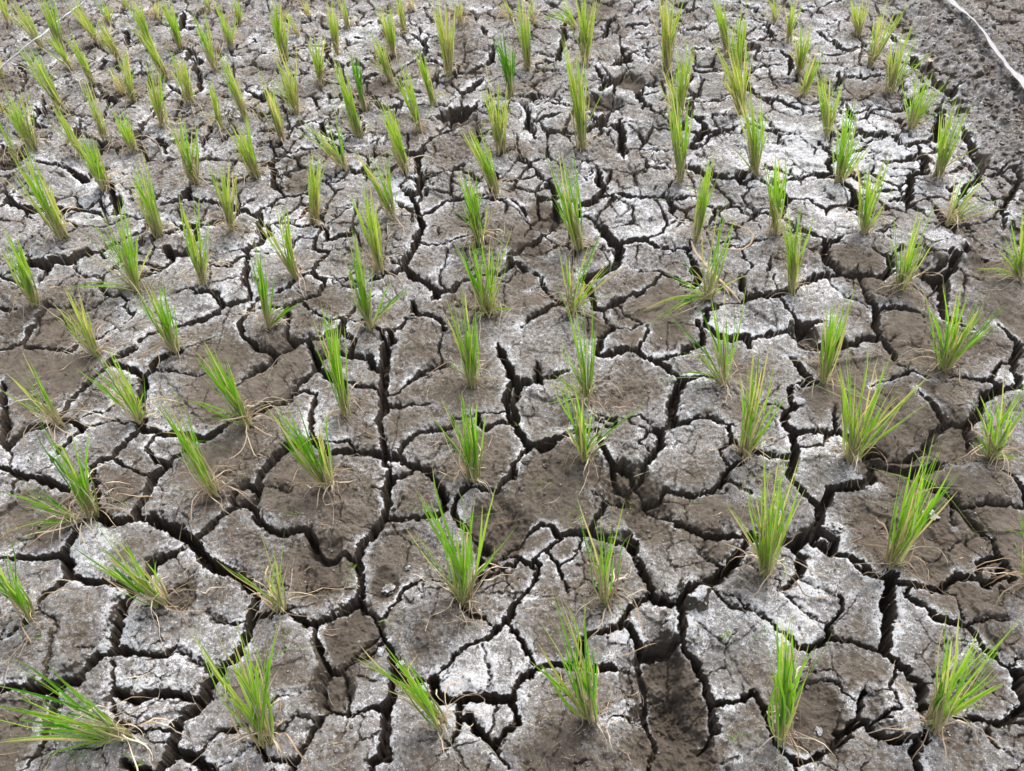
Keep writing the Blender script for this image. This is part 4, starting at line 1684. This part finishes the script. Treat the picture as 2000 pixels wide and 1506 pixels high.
def plastic(name, col, rough, trans=0.25):
    m, nt, b, add, link = material(name)
    tx = add('ShaderNodeTexNoise', Scale=45.0, Detail=6.0)
    c = ramp(add, link, tx.outputs[0], [(0.3, tuple(v * 0.72 for v in col)), (0.6, col)])
    link(c, b.inputs['Base Color'])
    b.inputs['Roughness'].default_value = rough
    tr = add('ShaderNodeBsdfTranslucent'); link(c, tr.inputs['Color'])
    ms = add('ShaderNodeMixShader'); ms.inputs[0].default_value = trans
    link(b.outputs[0], ms.inputs[1]); link(tr.outputs[0], ms.inputs[2])
    link(ms.outputs[0], nt.nodes['Material Output'].inputs['Surface'])
    bp = add('ShaderNodeBump', Strength=0.5, Distance=0.002)
    link(tx.outputs[0], bp.inputs['Height']); link(bp.outputs[0], b.inputs['Normal'])
    return m


def ribbon(name, pts, widths, rolls, mat, thick=0.0012, cols=7, wave=0.1, clear=0.006, drape=True):
    """a crumpled flat strip with a thickness, lying along points of the ground"""
    n = 90
    P = np.array([on_ground(px, py, hz) for px, py, hz in pts])
    u = np.linspace(0, len(P) - 1, n)
    Q = np.stack([np.interp(u, range(len(P)), P[:, k]) for k in range(3)], -1)
    for _ in range(3):
        Q[1:-1] = (Q[:-2] + 2 * Q[1:-1] + Q[2:]) / 4
    W = np.interp(u, range(len(P)), widths); R = np.interp(u, range(len(P)), rolls)
    T = np.gradient(Q, axis=0); T /= np.linalg.norm(T, axis=1)[:, None]
    V, F = [], []
    for i in range(n):
        side = np.cross(T[i], (0, 0, 1)); side /= np.linalg.norm(side); up = np.cross(side, T[i])
        s2 = side * math.cos(R[i]) + up * math.sin(R[i]); u2 = up * math.cos(R[i]) - side * math.sin(R[i])
        for lay in (0, 1):
            for k in range(cols):
                a = k / (cols - 1) - 0.5
                h = wave * W[i] * math.sin(a * 7 + i * 0.13 + math.sin(i * 0.31)) + wave * W[i] * 0.5 * math.sin(i * 0.9 + a * 3)
                V.append(Q[i] + s2 * a * W[i] + u2 * (h + (thick if lay else 0)))
    m = 2 * cols
    for i in range(n - 1):
        a, b = i * m, (i + 1) * m
        for k in range(cols - 1):
            F.append((a + k, a + k + 1, b + k + 1, b + k))
            F.append((a + cols + k + 1, a + cols + k, b + cols + k, b + cols + k + 1))
        F.append((a, b, b + cols, a + cols)); F.append((a + cols - 1, a + m - 1, b + m - 1, b + cols - 1))
    V = np.array(V)
    if drape:                                            # lift the strip clear of the lumps beneath it
        need = np.array([max(0.0, max(ground_z(v[0], v[1]) + clear - v[2] for v in V[i * m:(i + 1) * m])) for i in range(n)])
        need = np.array([need[max(0, i - 3):i + 4].max() for i in range(n)])
        for _ in range(60):
            need[1:-1] = (need[:-2] + 2 * need[1:-1] + need[2:]) / 4
        for i in range(n):
            V[i * m:(i + 1) * m, 2] += need[i]
    return build(name, V, F, mat, smooth=True)


tape = ribbon('plastic_tape', [(1790, -60, .072), (1835, -20, .072), (1858, 2, .072), (1880, 22, .072), (1902, 40, .072), (1925, 68, .072), (1945, 98, .072), (1965, 125, .072), (1985, 146, .072), (2010, 170, .072), (2060, 220, .072), (2150, 300, .072)],
              [.030, .030, .028, .026, .024, .026, .028, .030, .038, .044, .044, .044], [.2, .1, .0, .2, .5, .5, .3, .5, .2, .0, .2, .4], plastic('white_plastic', (0.50, 0.50, 0.51), 0.55), wave=0.06, clear=0.003)
tag(tape, 'crumpled white plastic strip lying along the muddy bank', 'plastic strip')
cord = ribbon('plastic_string', [(-120, 225, .05), (-50, 175, .05), (0, 133, .05), (25, 113, .05), (58, 85, .055), (90, 62, .06), (115, 40, .06), (140, 22, .06), (168, 0, .06), (260, -60, .06)],
              [.013, .013, .013, .009, .010, .015, .009, .014, .010, .009], [.3, .3, .4, .9, .4, .2, .8, .2, .6, .4], plastic('pale_blue_plastic', (0.66, 0.72, 0.80), 0.4), wave=0.16, drape=False)
tag(cord, 'thin pale blue plastic string stretched above the seedlings', 'string')

# broad dead reed leaves
for nm, lab, pts, w in (
        ('reed_leaf', 'long straight dead reed leaf lying among seedlings right of centre', [(1350, 470, .03), (1358, 492, .03), (1376, 515, .025), (1396, 538, .02), (1416, 556, .015), (1432, 575, .008), (1446, 592, .005)], [.004, .008, .010, .010, .008, .004, .002]),
        ('reed_leaf', 'thin dead reed leaf bent like a hook on grey mud', [(1418, 434, .012), (1440, 440, .02), (1460, 447, .025), (1472, 460, .02), (1466, 476, .016), (1450, 488, .012), (1430, 491, .008), (1412, 492, .006)], [.003, .004, .005, .006, .005, .005, .004, .003])):
    o = ribbon(nm, pts, w, [.3] * len(pts), STRAW, thick=0.0006, cols=5, wave=0.14, clear=0.003)
    for k in ('tint', 'along'):
        at = o.data.attributes.new(k, 'FLOAT', 'POINT')
        at.data.foreach_set('value', np.full(len(o.data.vertices), 0.30 if k == 'tint' else 0.5, dtype=np.float32))
    tag(o, lab, 'dead leaf', 'dead leaves lying on the mud')
for lab, px, py, L, ang in (('pale dry leaf lying flat on the mud bank', 1812, 130, 0.05, 0.5), ('shrivelled dead plant scrap on a bare brown plate', 1862, 762, 0.03, 0.2)):
    g0 = on_ground(px, py)
    S_ = Strips()
    for k in range(1 if L > 0.04 else 6):
        a = ang + (0 if L > 0.04 else rnd.uniform(-2, 2))
        d = np.array([math.cos(a), math.sin(a), 0.0])
        P = [np.array([g0[0], g0[1], 0]) + d * L * (j / 6 - 0.5) for j in range(7)]
        zz = max(ground_z(p[0], p[1]) for p in P)
        for j, p in enumerate(P):
            p[2] = zz + 0.003 + 0.004 * math.sin(j)
        S_.leaf(P, 0.018 if L > 0.04 else 0.004, 0.8, 0.5, 0.5, 0.2, face=0.1)
    o = S_.build('dead_leaf', STRAW, None)
    tag(o, lab, 'dead leaf', 'dead leaves lying on the mud')


def clod(px, py, size, white, lab, flat=0.7, group='loose clods and flakes on the mud', name='mud_clod'):
    g0 = on_ground(px, py)
    n1, n2 = 40, 26
    th = np.linspace(0, 2 * math.pi, n1 + 1)[:-1]; ph = np.linspace(0.02, math.pi - 0.02, n2)
    TH, PH = np.meshgrid(th, ph)
    x, y, z = np.cos(TH) * np.sin(PH), np.sin(TH) * np.sin(PH), np.cos(PH)
    sd = int(px * 7 + py) % 9999
    r = 1 + 0.42 * perlin(x * 1.4 + 5 + z, y * 1.4 + z * 1.7 + sd, sd) + 0.22 * perlin(x * 3.3 + z * 2, y * 3.3 - z, sd + 1) + 0.10 * perlin(x * 8 + z * 5, y * 8 + z * 3, sd + 2)
    r0 = size * 0.9
    V = np.stack((x * r * r0, y * r * r0 * 0.85, z * r * r0 * flat), -1).reshape(-1, 3)
    z0 = ground_top(g0[0], g0[1], size * 0.5)
    F = []
    for i in range(n2 - 1):
        for j in range(n1):
            F.append((i * n1 + j, (i + 1) * n1 + j, (i + 1) * n1 + (j + 1) % n1, i * n1 + (j + 1) % n1))
    F = np.array(F)
    cr = white - 0.35 + 0.4 * fbm(V[:, 0] + px, V[:, 1] + V[:, 2], size * 0.8, 2, 7)
    o = build(name, V, F, MUD, attrs={'crust': cr, 'damp': np.zeros(len(V))}, smooth=True)
    o.location = (g0[0], g0[1], z0 + size * flat * 0.15)
    o.rotation_euler = (0, 0, rnd.uniform(0, 6.28))
    return tag(o, lab, 'clod', group)


for a in ((804, 625, .011, .75, 'knobbly pale clod standing between two cracks'), (808, 654, .009, .7, 'small pale clod just below the knobbly one'),
          (838, 738, .008, .55, 'grey crumb of mud on a brown plate, beside a thin crack'), (783, 1302, .007, 1.5, 'round white salt lump at the edge of a dark crack'),
          (745, 1277, .008, 1.4, 'flat white salt lump beside the leaning seedling'), (1025, 903, .008, .6, 'rounded grey clod near the deep hole'),
          (1066, 908, .006, .65, 'small buff pebble of mud on the big brown plate'), (309, 923, .006, 1.6, 'bright white salt flake wedged over a crack'),
          (1630, 1036, .014, 1.35, 'broad white salt lump beside the widest crack'), (1560, 790, .013, 1.3, 'white crusted clod sitting in a crack'),
          (1556, 758, .009, 1.3, 'smaller white crusted clod above another in the same crack'), (1308, 1162, .017, 1.0, 'large grey clod standing in a junction of cracks'),
          (757, 1145, .013, 1.0, 'crusted grey clod beside a drying plate'), (1234, 1370, .007, 1.2, 'round pale clod on the white plate edge'),
          (1812, 1012, .016, 1.3, 'white clod in the gap beside the tall seedling'), (1345, 583, .010, .8, 'dark grey clod against the roots of a seedling'),
          (1347, 562, .009, 1.1, 'white crumb of crust above a dark clod'), (1605, 1420, .008, 1.1, 'small white crumb in the hollow among cracks'),
          (1840, 70, .020, .7, 'pale rounded clod on the mud bank'), (1700, 1350, .011, .9, 'pale crumbled clod between two near seedlings'),
          (1120, 585, .010, .9, 'grey clod at the foot of a thin seedling'), (797, 1108, .006, 1.2, 'little white crumb beside a dark crack'),
          (1990, 448, .030, .9, 'large rounded pale clod under the overhanging seedling')):
    clod(*a)
